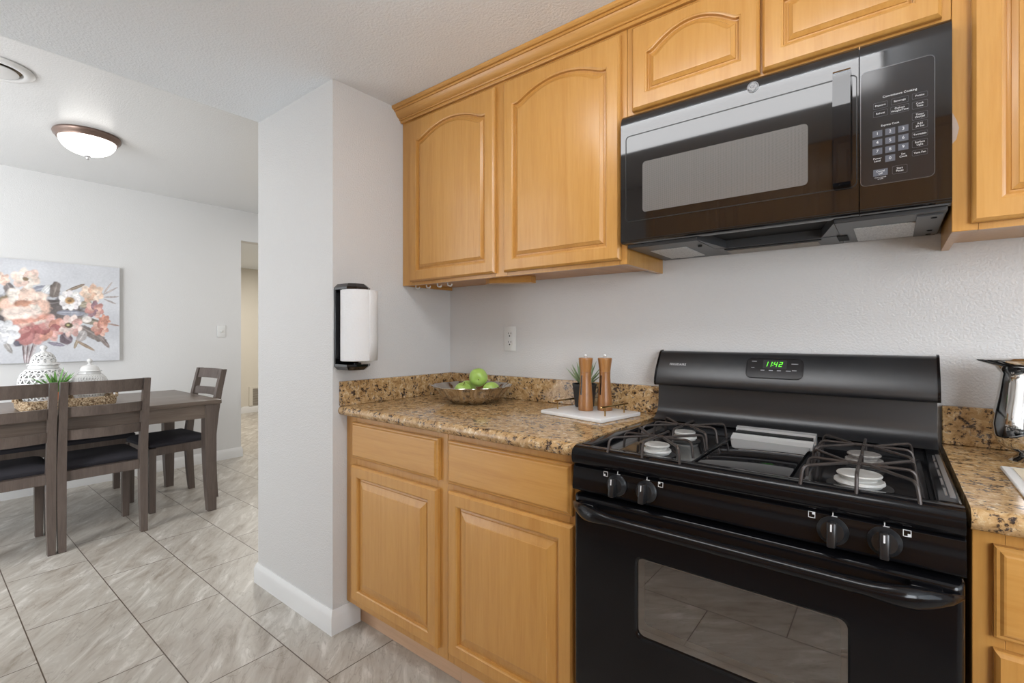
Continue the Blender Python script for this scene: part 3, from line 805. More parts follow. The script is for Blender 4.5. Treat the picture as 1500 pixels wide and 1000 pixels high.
# wire grates lie loose on the cooktop
gl = ['wire burner grate over the front left burner', 'wire burner grate over the rear left burner', 'wire burner grate over the front right burner', 'wire burner grate over the rear right burner']
for (x, y, _, _k), lab in zip(BP, gl):
    bm = B(); r = 0.0032; zt = 0.947; zf = 0.9060; hx, hy = 0.090, 0.093
    ends = [(-1, -1), (-1, 0), (-1, 1), (0, 1), (1, 1), (1, 0), (1, -1), (0, -1)]
    for ex, ey in ends:
        ox, oy = ex * hx, ey * hy
        ix, iy = (0.014 * ex, 0.016 * ey) if ex and ey else (0.022 * ex, 0.020 * ey)
        if ex and ey: ix, iy = 0.020 * ex, 0.006 * ey
        tube(bm, bend_pts([(x + ix, y + iy, zt - 0.001), (x + ox * 0.95, y + oy * 0.95, zt), (x + ox, y + oy, zf)], 0.014), r)
    tube(bm, [(x - 0.024, y, zt), (x + 0.024, y, zt)], 0.0034)
    tube(bm, [(x, y - 0.022, zt), (x, y + 0.022, zt)], 0.0034)
    tag(obj('burner_grate', bm, 'iron'), lab, 'grate', 'wire burner grates on the range')

# ------------------------------------------------------------------ microwave
MX0, MX1, MZ0, MZ1, YM = 1.1122, 1.8665, 1.480, 1.880, -0.357
mw = thing('microwave', 'black over-the-range microwave oven above the gas range', 'microwave', (1.489, -0.18, 1.472))
# housing with a hollow underside
bm = B(); box(bm, MX0 + 0.003, -0.318, 1.500, MX1 - 0.003, -0.004, 1.880)
obj('housing', bm, 'black_satin', mw)
def mw_front(x0, x1):
    pr = [(-0.320, 1.482), (-0.350, 1.482), (-0.356, 1.486), (YM, 1.492), (YM, 1.842)]
    pr += [(YM + 0.026 * (1 - cos(R(a))), 1.842 + 0.0365 * sin(R(a))) for a in range(12, 91, 13)] + [(-0.320, 1.8785)]
    b = B(); prism(b, pr, 'x', x0, x1); return b
d = obj('door', mw_front(MX0, 1.7065), 'mw_front', mw, smooth=50)
bm = B()
def ring(bm, x0, z0, x1, z1, r, w, y0, y1):
    loft(bm, [[(x, y1, z) for x, z in rrect(x0, z0, x1, z1, r)], [(x, y0, z) for x, z in rrect(x0, z0, x1, z1, r)],
              [(x, y0, z) for x, z in rrect(x0 + w, z0 + w, x1 - w, z1 - w, max(0.002, r - w))], [(x, y1, z) for x, z in rrect(x0 + w, z0 + w, x1 - w, z1 - w, max(0.002, r - w))]], cap1=False)
ring(bm, 1.128, 1.545, 1.704, 1.807, 0.012, 0.0022, YM - 0.0012, YM)
obj('door_trim', bm, 'black_satin', d)
bm = B(); loft(bm, [[(x, y, z) for x, z in rrect(1.182, 1.569, 1.606, 1.719, 0.010)] for y in (YM - 0.0002, YM - 0.0009)])
obj('window', bm, 'mw_screen', d)
bm = B()
pr = [(YM - 0.001, 1.546), (YM - 0.030, 1.546), (YM - 0.036, 1.552), (YM - 0.040, 1.60), (YM - 0.042, 1.68), (YM - 0.040, 1.76), (YM - 0.036, 1.806), (YM - 0.030, 1.812), (YM - 0.001, 1.812),
      (YM - 0.001, 1.785), (YM - 0.018, 1.775), (YM - 0.020, 1.68), (YM - 0.018, 1.585), (YM - 0.001, 1.575)]
prism(bm, pr, 'x', 1.659, 1.693)
obj('handle', bm, 'black_gloss', d, smooth=30)
# round badge with a monogram
bm = B(); lathe(bm, [(0.0, YM + 0.0008 - 0.0030), (0.0128, YM - 0.0022), (0.0140, YM - 0.0012), (0.0140, YM + 0.010)], (1.483, 0.0, 1.846), 40, axis='y')
bd = obj('badge', bm, 'badge', d)
bm = B()
for rr in (0.0125, ):
    n = 40
    for k in range(n):
        a, b = 2 * pi * k / n, 2 * pi * (k + 1) / n
        bm.faces.new([bm.verts.new((1.483 + q * cos(t), YM - 0.0031, 1.846 + q * sin(t))) for q, t in ((rr, a), (rr - 0.0010, a), (rr - 0.0010, b), (rr, b))])
for k in range(4):
    t = pi / 4 + k * pi / 2
    tube(bm, [(1.483 + (0.0098 + 0.0012 * sin(s * 2 * pi)) * cos(t - 0.55 + s * 1.1), YM - 0.0030, 1.846 + (0.0098 + 0.0012 * sin(s * 2 * pi)) * sin(t - 0.55 + s * 1.1)) for s in [i / 8 for i in range(9)]], 0.0005, 5)
text(bm, 'GE', 0.0100, lambda u, v: Vector((1.483 + u + v * 0.2, YM - 0.0032, 1.846 + v)))
obj('monogram', bm, 'mw_key', bd, smooth=0)
# control panel
cpn = obj('control_panel', mw_front(1.7088, MX1), 'mw_front', mw, smooth=50)
bm = B(); loft(bm, [[(x, y, z) for x, z in rrect(1.7105, 1.543, 1.838, 1.803, 0.010)] for y in (YM - 0.0002, YM - 0.0010)])
kp = obj('keypad', bm, 'mw_panel', cpn)
bm = B(); ring(bm, 1.7095, 1.542, 1.8395, 1.8045, 0.011, 0.0014, YM - 0.0014, YM - 0.0002); obj('keypad_trim', bm, 'dim_steel', cpn)
def tx(bm, s, x, z, size): text(bm, s, size, lambda u, v: Vector((x + u, YM - 0.0017, z + v)))
bm = B()
keys = [(1.741 + 0.0228 * i, 1.6575 - 0.0200 * j) for j in range(3) for i in range(3)] + [(1.7638, 1.5975)]
for x, z in keys: box(bm, x - 0.0088, YM - 0.0014, z - 0.0072, x + 0.0088, YM - 0.0008, z + 0.0072)
box(bm, 1.7335, YM - 0.0014, 1.5615, 1.7595, YM - 0.0008, 1.5765)
obj('number_keys', bm, 'mw_key', cpn)
bm = B()
for (x, z), s in zip(keys, '1234567890'): tx(bm, s, x, z, 0.0095)
tx(bm, 'Convenience Cooking', 1.780, 1.7375, 0.0066)
for s, x, z in (('Popcorn', 1.7465, 1.7205), ('Beverage', 1.7805, 1.7215), ('Reheat', 1.7465, 1.7025), ('Potato', 1.8145, 1.7225), ('Turntable', 1.8145, 1.6385), ('Vent Fan', 1.8145, 1.5985),
                ('Express Cook', 1.7635, 1.6735)):
    tx(bm, s, x, z, 0.0056)
for a, b, x, z in (('Defrost', 'Weight/Time', 1.7805, 1.7025), ('Cook', 'Time', 1.8145, 1.7025), ('Timer', 'On/Off', 1.8145, 1.6785), ('Add', '30 Sec', 1.8145, 1.6585), ('Surface', 'Light', 1.8145, 1.6185),
                   ('Power', 'Level', 1.741, 1.5985), ('Set', 'Clock', 1.7865, 1.5990), ('Start', 'Pause', 1.7805, 1.5690), ('Cancel', 'Off', 1.7465, 1.5690)):
    tx(bm, a, x, z + 0.0028, 0.0056); tx(bm, b, x, z - 0.0028, 0.0056)
tx(bm, 'Hold 3 Seconds', 1.7465, 1.5580, 0.0032); tx(bm, 'to Lock', 1.7465, 1.5545, 0.0032)
obj('lettering', bm, 'print', cpn, smooth=0)
bm = B()
for x, z, w, h in ((1.7465, 1.7205, 0.013, 0.007), (1.7805, 1.7215, 0.015, 0.007), (1.7465, 1.7025, 0.013, 0.007), (1.7805, 1.7025, 0.016, 0.008), (1.8145, 1.7225, 0.013, 0.006), (1.8145, 1.7025, 0.013, 0.008),
                   (1.8145, 1.6785, 0.013, 0.008), (1.8145, 1.6585, 0.013, 0.008), (1.8145, 1.6385, 0.013, 0.006), (1.8145, 1.6185, 0.013, 0.008), (1.8145, 1.5985, 0.013, 0.006), (1.7805, 1.5690, 0.013, 0.009)):
    ring(bm, x - w, z - h, x + w, z + h, 0.002, 0.0004, YM - 0.0013, YM - 0.0009)
obj('key_outlines', bm, 'mw_key', cpn, smooth=0)
# underside
bm = B()
box(bm, MX0 + 0.004, -0.318, 1.473, 1.330, -0.006, 1.500, bev=0.002, seg=1)
box(bm, 1.655, -0.318, 1.473, MX1 - 0.004, -0.006, 1.500, bev=0.002, seg=1)
box(bm, 1.330, -0.135, 1.473, 1.655, -0.006, 1.500)
prism(bm, [(1.330, -0.318), (1.360, -0.135), (1.330, -0.135)], 'z', 1.474, 1.500)
prism(bm, [(1.655, -0.318), (1.655, -0.135), (1.612, -0.135)], 'z', 1.474, 1.500)
box(bm, MX1 - 0.055, -0.300, 1.4695, MX1 - 0.010, -0.02, 1.473)
obj('bottom_plate', bm, 'mw_under', mw)
bm = B(); box(bm, 1.331, -0.317, 1.4975, 1.654, -0.136, 1.4995); obj('bottom_recess', bm, 'dark_void', mw)
for xa, xb, ya, yb in ((1.158, 1.272, -0.238, -0.050), (1.690, 1.812, -0.228, -0.025)):
    bm = B(); box(bm, xa, ya, 1.4705, xb, yb, 1.4735, bev=0.001, seg=1); f = obj('grease_filter', bm, 'mesh_filter', mw)
    bm = B(); box(bm, xa + 0.03, yb + 0.001, 1.4705, xb - 0.04, yb + 0.008, 1.4728); obj('filter_tab', bm, 'steel', f)
bm = B(); box(bm, 1.350, -0.090, 1.4705, 1.600, -0.020, 1.4728, bev=0.001, seg=1); lp = obj('lamp_cover', bm, 'grille', mw)
bm = B(); box(bm, 1.352, -0.122, 1.4708, 1.610, -0.112, 1.4728); box(bm, 1.648, -0.14, 1.4704, 1.672, -0.06, 1.4728); obj('slot', bm, 'dark_void', mw)
for x, y in ((1.842, -0.27), (1.842, -0.10), (1.842, -0.04), (1.312, -0.235)):
    bm = B(); lathe(bm, [(0.0, 1.4682), (0.005, 1.4682), (0.006, 1.4695), (0.006, 1.4745)], (x, y, 0), 14)
    obj('screw', bm, 'dark_void', mw)

# ------------------------------------------------------------------ paper towel
hold = thing('paper_towel_holder', 'black wall bracket holding a paper towel roll on the pillar side', 'towel holder', (0.001, -0.593, 1.235))
bm = B(); box(bm, 0.001, -0.6505, 1.086, 0.013, -0.5435, 1.384, bev=0.002)
obj('back_plate', bm, 'black', hold)
for s in (1, -1):
    zc = 1.235; bm = B()
    za, zb = zc + s * 0.1730, zc + s * 0.1490
    zm = zc + s * 0.158
    low = [(0.002, -0.651), (0.092, -0.651), (0.116, -0.622), (0.116, -0.570), (0.092, -0.543), (0.002, -0.543)]
    hi = [(0.002, -0.636), (0.082, -0.636), (0.098, -0.614), (0.098, -0.578), (0.082, -0.558), (0.002, -0.558)]
    loft(bm, [[(x, y, zb) for x, y in low], [(x, y, zm) for x, y in low], [(x, y, za) for x, y in hi]], cap0=True, cap1=True)
    lathe(bm, [(0.0, zb - s * 0.006), (0.014, zb - s * 0.006), (0.016, zb), (0.016, zb + s * 0.002)], (0.078, -0.593, 0), 20)
    obj('arm', bm, 'black_gloss', hold, smooth=20)
roll = thing('paper_towel_roll', 'white paper towel roll held upright by the black wall bracket', 'paper towel', (0.078, -0.593, 1.098))
bm = B(); pr = [(0.021, 0), (0.060, 0), (0.0645, 0.002), (0.065, 0.006)] + [(0.065, 0.006 + 0.272 * i / 8) for i in range(1, 9)] + [(0.0645, 0.282), (0.060, 0.284), (0.021, 0.284)]
lathe(bm, pr, (0.078, -0.593, 1.0985), 48)
obj('roll', bm, 'paper', roll)
bm = B(); N = 10
outer = [(0.078 + (0.0657 + 0.0007 * i + 0.006 * (i / N) ** 3) * cos(R(10 + 50 * i / N)), -0.593 + (0.0657 + 0.0007 * i + 0.006 * (i / N) ** 3) * sin(R(10 + 50 * i / N))) for i in range(N + 1)]
rows = [[(x, y, z) for x, y in outer] for z in (1.0995, 1.17, 1.24, 1.31, 1.3815)]
loft(bm, rows, close=False, cap1=False)
o = obj('loose_sheet', bm, 'paper', roll); o.modifiers.new('s', 'SOLIDIFY').thickness = 0.0008
bm = B(); lathe(bm, [(0.0195, 0.001), (0.0205, 0.001), (0.0205, 0.283), (0.0195, 0.283), (0.0195, 0.001)], (0.078, -0.593, 1.0985), 24)
obj('cardboard_core', bm, 'grille', roll)

# ------------------------------------------------------------------ outlet and switch
ou = thing('wall_outlet', 'white duplex outlet on the wall above the fruit bowl', 'outlet', (0.394, 0, 1.186))
bm = B(); box(bm, 0.359, -0.006, 1.1295, 0.429, -0.0005, 1.2425, bev=0.003); pl = obj('cover_plate', bm, 'white_plastic', ou)
for z in (1.2055, 1.1665):
    bm = B(); loft(bm, [[(x, y, q) for x, q in rrect(0.377, z - 0.015, 0.411, z + 0.015, 0.010)] for y in (-0.0055, -0.0075)])
    s = obj('socket', bm, 'white_plastic', ou)
    bm = B(); box(bm, 0.3855, -0.0080, z + 0.001, 0.3880, -0.0072, z + 0.009); box(bm, 0.4005, -0.0080, z + 0.001, 0.4030, -0.0072, z + 0.009)
    lathe(bm, [(0.0, -0.0080), (0.0034, -0.0080), (0.0034, -0.0072)], (0.394, 0, z - 0.007), 12, axis='y')
    obj('slots', bm, 'dark_void', s)
sw = thing('light_switch', 'white light switch beside the hall opening on the dining wall', 'switch', (-3.31, 0.172, 1.24))
bm = B(); box(bm, -3.3095, 0.135, 1.182, -3.301, 0.209, 1.298, bev=0.004); obj('cover_plate', bm, 'white_plastic', sw)
bm = B(); box(bm, -3.3015, 0.166, 1.228, -3.292, 0.178, 1.248, bev=0.002); obj('toggle', bm, 'white_plastic', sw)

# ------------------------------------------------------------------ things on the left worktop
CT = 0.9142
bx, by = 0.352, -0.212
bm = B()
fl = lambda a, i: 1 + 0.030 * cos(16 * a) * min(1, i / 4) if i < 12 else 1 + 0.03 * cos(16 * a) * max(0, (22 - i) / 10)
prof = [(0.060, 0.0), (0.075, 0.001), (0.092, 0.006), (0.108, 0.014), (0.122, 0.024), (0.134, 0.036), (0.143, 0.048), (0.151, 0.058), (0.160, 0.066), (0.168, 0.071), (0.171, 0.0735), (0.170, 0.0755),
        (0.162, 0.071), (0.150, 0.063), (0.141, 0.052), (0.131, 0.039), (0.119, 0.027), (0.105, 0.017), (0.090, 0.010), (0.070, 0.006), (0.0, 0.005)]
lathe(bm, [(0.0, 0.0)] + prof, (bx, by, CT), 96, mod=fl)
tag(obj('fruit_bowl', bm, 'bowl', smooth=60), 'shallow scalloped silver bowl of green apples on the granite counter', 'bowl')
def apple(x, y, z, r, tilt, lab, ta=0):
    t = thing('green_apple', lab, 'apple', (x, y, z), 0, 'green apples in the silver bowl')
    bm = B(); pr = []
    for i in range(17):
        a = pi * i / 16; rr = r * sin(a) * (1 + 0.06 * cos(a)); h = -r * 0.95 * cos(a)
        if a < 0.5: h += r * 0.10 * (1 - a / 0.5)
        if a > pi - 0.6: h -= r * 0.22 * ((a - pi + 0.6) / 0.6) ** 1.5
        pr.append((max(rr, 0.0), h))
    pr[0] = (0, pr[0][1]); pr[-1] = (0, pr[-1][1])
    lathe(bm, pr, (0, 0, 0), 28, mod=lambda a, i: 1 + 0.018 * cos(5 * a + 0.6))
    obj('fruit', bm, 'apple', t, local=True)
    bm = B(); tube(bm, [(0, 0, r * 0.70), (0.002, 0, r * 0.9), (0.005, 0.001, r * 1.08)], 0.0013, 6); obj('stem', bm, 'stem', t, local=True)
    t.rotation_euler = (R(tilt), 0, R(ta))
apple(0.372, -0.195, 1.020, 0.040, 100, 'light green apple resting on top of the others in the bowl', 40)
apple(0.345, -0.262, 0.966, 0.0385, 20, 'green apple under the top one, nearest the bowl front', 60)
apple(0.432, -0.178, 0.967, 0.0385, 65, 'green apple at the right of the pile in the bowl', 100)
apple(0.300, -0.185, 0.966, 0.0385, 50, 'darker green apple at the left of the pile, half hidden in the bowl', 200)

# board with handles (rotated)
br = thing('serving_board', 'white serving board with gold bar handles on the granite counter', 'board', (0.909, -0.185, CT), R(-9.5))
bm = B(); box(bm, -0.138, -0.114, 0.0005, 0.138, 0.114, 0.014, bev=0.003); obj('board', bm, 'marble', br, local=True)
for s in (-1, 1):
    bm = B(); x = s * 0.108
    box(bm, x - 0.0035, -0.078, 0.042, x + 0.0035, 0.078, 0.048, bev=0.0015, seg=1)
    h = obj('handle', bm, 'gold', br, local=True)
    for yy in (-0.055, 0.055):
        bm = B(); tube(bm, [(x, yy, 0.0135), (x, yy, 0.044)], 0.0028, 8); obj('post', bm, 'gold', h, local=True)
def mill(x, y, lab, rz):
    t = thing('pepper_mill', lab, 'mill', (x, y, CT + 0.0142), rz, 'wooden mills on the white board')
    z = 0.0
    bm = B(); lathe(bm, [(0, 0.0003), (0.0262, 0.0003), (0.0272, 0.002), (0.0268, 0.02), (0.0250, 0.05), (0.0226, 0.08), (0.0206, 0.105), (0.0200, 0.125), (0.0202, 0.1395), (0, 0.1395)], (0, 0, 0), 36)
    obj('mill_body', bm, 'mill', t, local=True)
    bm = B(); lathe(bm, [(0, 0.140), (0.0200, 0.140), (0.0208, 0.150), (0.0232, 0.168), (0.0255, 0.184), (0.0258, 0.189), (0.0245, 0.191), (0, 0.191)], (0, 0, 0), 36)
    obj('mill_top', bm, 'mill_top', t, local=True)
    bm = B(); lathe(bm, [(0, 0.191), (0.0035, 0.191), (0.0035, 0.194), (0.0055, 0.197), (0.006, 0.200), (0.0045, 0.203), (0, 0.204)], (0, 0, 0), 18)
    obj('finial', bm, 'chrome', t, local=True)
    # slim window let into the side
    bm = B(); L = []
    for i in range(9):
        q = i / 8; zz = 0.058 + 0.070 * q; rr = 0.0247 - 0.0046 * q + 0.0005 - 0.0003 * sin(q * pi)
        w = 0.13
        L.append([(rr * cos(a), rr * sin(a), zz) for a in (-w, -w / 2, 0, w / 2, w)])
    loft(bm, L, close=False, cap1=False); obj('window', bm, 'black_gloss', t, local=True)
mill(0.8905, -0.184, 'wooden pepper mill on the white board, left one, lighter top', R(-104))
mill(0.9455, -0.141, 'wooden pepper mill on the white board, right one nearer the range', R(-104))
po = thing('potted_succulent', 'spiky succulent in a black pot behind the two mills', 'plant', (0.842, -0.108, CT + 0.0142))
bm = B(); lathe(bm, [(0, 0.0004), (0.034, 0.0004), (0.036, 0.003), (0.0445, 0.078), (0.0460, 0.080), (0.0465, 0.088), (0.0440, 0.088), (0.0425, 0.078), (0, 0.078)], (0, 0, 0), 36)
pt = obj('pot', bm, 'pot_black', po, local=True)
bm = B(); lathe(bm, [(0.0424, 0.0782), (0.036, 0.0815), (0.0, 0.083)], (0, 0, 0), 30); obj('gravel', bm, 'soil', po, local=True)
bm = B()
for k in range(22):
    a = k * 2.4 + random.random() * 0.4; el = R(30 + 52 * (k / 22)); ln = 0.080 + 0.024 * random.random()
    d = Vector((cos(a) * cos(el), sin(a) * cos(el), sin(el))); p0 = Vector((0.006 * cos(a), 0.006 * sin(a), 0.080))
    pts = [p0 + d * ln * s + Vector((0, 0, 0.010 * s * s)) for s in (0, 0.25, 0.5, 0.75, 1.0)]
    tube(bm, pts, 0, 6, rad=[0.0060, 0.0082, 0.0070, 0.0040, 0.0004], flat=0.40)
obj('leaves', bm, 'succulent', po, local=True)

# ------------------------------------------------------------------ right worktop
pi_ = thing('silver_pitcher', 'polished silver pitcher on the granite counter right of the range', 'pitcher', (2.026, -0.155, CT))
bm = B()
lip = lambda a, i: 1 + (0.50 * max(0, cos(a - R(192))) ** 6 if i in (15, 16, 17) else (0.16 * max(0, cos(a - R(192))) ** 6 if i in (14, 18) else 0))
lathe(bm, [(0.0, 0.0005), (0.054, 0.0005), (0.056, 0.006), (0.048, 0.012), (0.036, 0.018), (0.038, 0.024), (0.055, 0.030), (0.069, 0.042), (0.076, 0.062), (0.0775, 0.085), (0.074, 0.115), (0.068, 0.150), (0.064, 0.180), (0.062, 0.200), (0.064, 0.217), (0.071, 0.229), (0.0715, 0.232), (0.069, 0.2305), (0.061, 0.217), (0.059, 0.200), (0.064, 0.15), (0.070, 0.10), (0.066, 0.05), (0, 0.034)], (2.026, -0.155, CT), 48, mod=lip)
obj('pitcher_body', bm, 'silver', pi_, smooth=60)
bm = B(); tube(bm, bend_pts([(2.090, -0.155, CT + 0.205), (2.135, -0.155, CT + 0.215), (2.150, -0.155, CT + 0.15), (2.110, -0.155, CT + 0.075)], 0.03, 6), 0.006)
obj('handle', bm, 'silver', pi_)
sh = thing('booklet', 'white-edged booklet lying flat on the granite counter at the photo edge', 'booklet', (2.05, -0.39, CT))
bm = B(); box(bm, 1.949, -0.53, CT + 0.0004, 2.17, -0.262, CT + 0.007, bev=0.002, seg=1); obj('cover', bm, 'sheet', sh)
bm = B(); box(bm, 1.966, -0.515, CT + 0.0072, 2.155, -0.276, CT + 0.0085); obj('page', bm, 'sheet_in', sh)

# ------------------------------------------------------------------ dining furniture
def sweep_leg(bm, st, w, d):
    """square post through stations (y, z, scale) at x = 0"""
    loops = [[(sx * w / 2 * s, y + sy * d / 2 * s, z) for sx, sy in ((-1, -1), (1, -1), (1, 1), (-1, 1))] for y, z, s in st]
    loft(bm, loops, cap0=True, cap1=True)
def shift(bm, dx, dy=0):
    for v in bm.verts: v.co.x += dx; v.co.y += dy
    return bm
def make_chair(label):
    t = thing('dining_chair', label, 'chair', (0, 0, 0), 0, 'grey dining chairs round the table')
    for s in (-1, 1):
        bm = B(); sweep_leg(bm, [(-0.205, 0.001, 0.82), (-0.192, 0.16, 0.95), (-0.185, 0.34, 1.0), (-0.187, 0.47, 1.0), (-0.205, 0.62, 0.95), (-0.232, 0.78, 0.88), (-0.268, 0.945, 0.80)], 0.040, 0.048)
        obj('leg', shift(bm, s * 0.186), 'grey_wood', t, local=True)
    for s in (-1, 1):
        bm = B(); sweep_leg(bm, [(0.190, 0.001, 0.80), (0.192, 0.22, 0.95), (0.192, 0.435, 1.0)], 0.042, 0.042)
        obj('leg', shift(bm, s * 0.186), 'grey_wood', t, local=True)
    bm = B()
    box(bm, -0.168, 0.178, 0.385, 0.168, 0.202, 0.440); box(bm, -0.165, -0.198, 0.385, 0.165, -0.156, 0.4402)
    for s in (-1, 1): box(bm, s * 0.190 - 0.012, -0.162, 0.385, s * 0.190 + 0.012, 0.172, 0.440)
    obj('seat_frame', bm, 'grey_wood', t, local=True)
    bm = B()
    L = [rrect(-0.205 + i, -0.164 + i, 0.205 - i, 0.215 - i, 0.02) for i in (0.006, 0.0, 0.0, 0.012, 0.035, 0.07, 0.12)]
    loft(bm, [[(x, y, z) for x, y in l] for l, z in zip(L, (0.4405, 0.448, 0.462, 0.476, 0.485, 0.490, 0.492))], cap0=True)
    obj('seat', bm, 'fabric', t, local=True)
    def rail(z0, z1, name):
        bm = B(); L = []
        for i in range(11):
            x = -0.167 + 0.334 * i / 10; bow = -0.030 * (1 - (2 * i / 10 - 1) ** 2)
            f = lambda z: np.interp(z, [0.47, 0.62, 0.78, 0.945], [-0.187, -0.205, -0.232, -0.268])
            y0, y1 = f(z0) + bow, f(z1) + bow
            L.append([(x, y0 - 0.010, z0), (x, y0 + 0.010, z0), (x, y1 + 0.009, z1), (x, y1 - 0.009, z1)])
        loft(bm, L, cap0=True, cap1=True)
        obj(name, bm, 'grey_wood', t, local=True)
    rail(0.872, 0.944, 'top_rail'); rail(0.748, 0.803, 'back_slat'); rail(0.616, 0.672, 'back_slat')
    return t
ch = make_chair('grey slat-back dining chair in front of the table, the right one beside its leg')
ch.location = (-2.050, -0.997, 0); ch.rotation_euler = (0, 0, R(90))
c2 = copy_tree(ch); c2['label'] = 'grey slat-back dining chair in front of the table, cut by the left photo edge'
c2.location = (-2.050, -1.412, 0)
c3 = copy_tree(ch); c3['label'] = 'grey slat-back dining chair at the far head of the table, by the hall'
c3.location = (-2.358, -0.512, 0); c3.rotation_euler = (0, 0, R(184.5))

tb = thing('dining_table', 'grey wooden dining table under the flower painting', 'table', (-2.335, -1.20, 0))
bm = B(); box(bm, -2.805, -2.04, 0.732, -1.868, -0.362, 0.760, bev=0.004)
obj('tabletop', bm, 'grey_wood_y', tb)
bm = B()
for a in ((-1.915, -1.985, 0.640, -1.893, -0.415, 0.7318), (-2.780, -1.985, 0.640, -2.758, -0.415, 0.7318)): box(bm, *a)
for a in ((-2.757, -0.417, 0.640, -1.916, -0.395, 0.7318), (-2.757, -2.005, 0.640, -1.916, -1.983, 0.7318)): box(bm, *a)
obj('apron', bm, 'grey_wood_y', tb)
for x, y, sx, sy in ((-1.922, -0.424, 1, 1), (-2.750, -0.424, -1, 1), (-1.922, -1.976, 1, -1), (-2.750, -1.976, -1, -1)):
    bm = B(); loops = []
    for z, w in ((0.001, 0.050), (0.10, 0.056), (0.25, 0.064), (0.42, 0.069), (0.55, 0.070), (0.7315, 0.070)):
        ex, ey = x + sx * 0.035, y + sy * 0.035
        loops.append([(ex, ey, z), (ex - sx * w, ey, z), (ex - sx * w, ey - sy * w, z), (ex, ey - sy * w, z)])
    loft(bm, loops, cap0=True); obj('leg', bm, 'grey_wood', tb)

bn = thing('dining_bench', 'grey bench with charcoal cushion behind the dining table', 'bench', (-2.875, -1.21, 0))
bm = B()
for a in ((-3.055, -1.76, 0.385, -3.033, -0.655, 0.440), (-2.707, -1.76, 0.385, -2.685, -0.655, 0.440), (-3.032, -0.677, 0.385, -2.708, -0.655, 0.440), (-3.032, -1.76, 0.385, -2.708, -1.738, 0.440)): box(bm, *a)
obj('seat_frame', bm, 'grey_wood', bn)
bm = B(); L = [rrect(-3.065 + i, -1.772 + i, -2.675 - i, -0.645 - i, 0.03) for i in (0.006, 0.0, 0.0, 0.012, 0.035, 0.08)]
loft(bm, [[(x, y, z) for x, y in l] for l, z in zip(L, (0.4405, 0.448, 0.464, 0.478, 0.487, 0.491))], cap0=True)
obj('seat', bm, 'fabric', bn)
for x in (-3.018, -2.722):
    for y in (-0.69, -1.72):
        bm = B(); sweep_leg(bm, [(0, 0.001, 0.82), (0, 0.22, 0.95), (0, 0.3845, 1.0)], 0.046, 0.046); obj('leg', shift(bm, x, y), 'grey_wood', bn)

# tray with jars and plant
TZ = 0.7605
tr = thing('woven_tray', 'oblong woven seagrass tray on the dining table', 'tray', (-2.24, -1.097, TZ))
bm = B()
def rr_(i, z): return [(x, y, z) for x, y in rrect(-2.425 + i, -1.320 + i, -2.095 - i, -0.874 - i, 0.07 - min(i, 0.03), 8)]
loft(bm, [rr_(0.012, TZ), rr_(0.004, TZ + 0.006), rr_(0.0, TZ + 0.030), rr_(0.002, TZ + 0.056), rr_(0.008, TZ + 0.060), rr_(0.014, TZ + 0.056), rr_(0.014, TZ + 0.010)], cap0=True)
obj('tray_body', bm, 'weave', tr)
bm = B()
for y in (-1.325, -0.869): tube(bm, bend_pts([(-2.30, y, TZ + 0.045), (-2.30, y, TZ + 0.085), (-2.18, y, TZ + 0.085), (-2.18, y, TZ + 0.045)], 0.02), 0.008, 8)
obj('handles', bm, 'weave', tr)

def lattice(bm, prof, c, n, holes, inset):
    """revolve and pierce rows in `holes` with diamond openings"""
    rows = [[(c[0] + r * cos(2 * pi * (k + 0.5 * (i % 2)) / n), c[1] + r * sin(2 * pi * (k + 0.5 * (i % 2)) / n), c[2] + z) for k in range(n)] for i, (r, z) in enumerate(prof)]
    V = [[bm.verts.new(p) for p in row] for row in rows]
    dia, fs = [], []
    last = len(prof) - 1
    for i in range(1, last):
        o = i % 2
        for k in range(n):
            a, b = V[i][k], V[i][(k + 1) % n]
            kk = k + 1 if o else k + 1
            up = V[i + 1][(k + o) % n] if o else V[i + 1][k]
            dn = V[i - 1][(k + o) % n] if o else V[i - 1][k]
            if not o: up, dn = V[i + 1][k], V[i - 1][k]
            if i % 1 == 0: dia.append((i, a, b, up, dn, k))
    # diamonds centred between a and b on every row: two triangles each belong to neighbouring rows, so build triangles then pierce
    for i in range(last):
        o = i % 2
        for k in range(n):
            a, b = V[i][k], V[i][(k + 1) % n]
            if o: c_, d_ = V[i + 1][(k + 1) % n], V[i + 1][k]
            else: c_, d_ = V[i + 1][k], V[i + 1][(k - 1) % n]
            fs.append(bm.faces.new((a, b, c_))); fs.append(bm.faces.new((a, c_, d_)))
    bmesh.ops.recalc_face_normals(bm, faces=fs)
    zs = lambda f: f.calc_center_median().z - c[2]
    sel = [f for f in fs if holes[0] < zs(f) < holes[1]]
    r = bmesh.ops.inset_individual(bm, faces=sel, thickness=inset, use_even_offset=True)
    bmesh.ops.delete(bm, geom=sel, context='FACES')
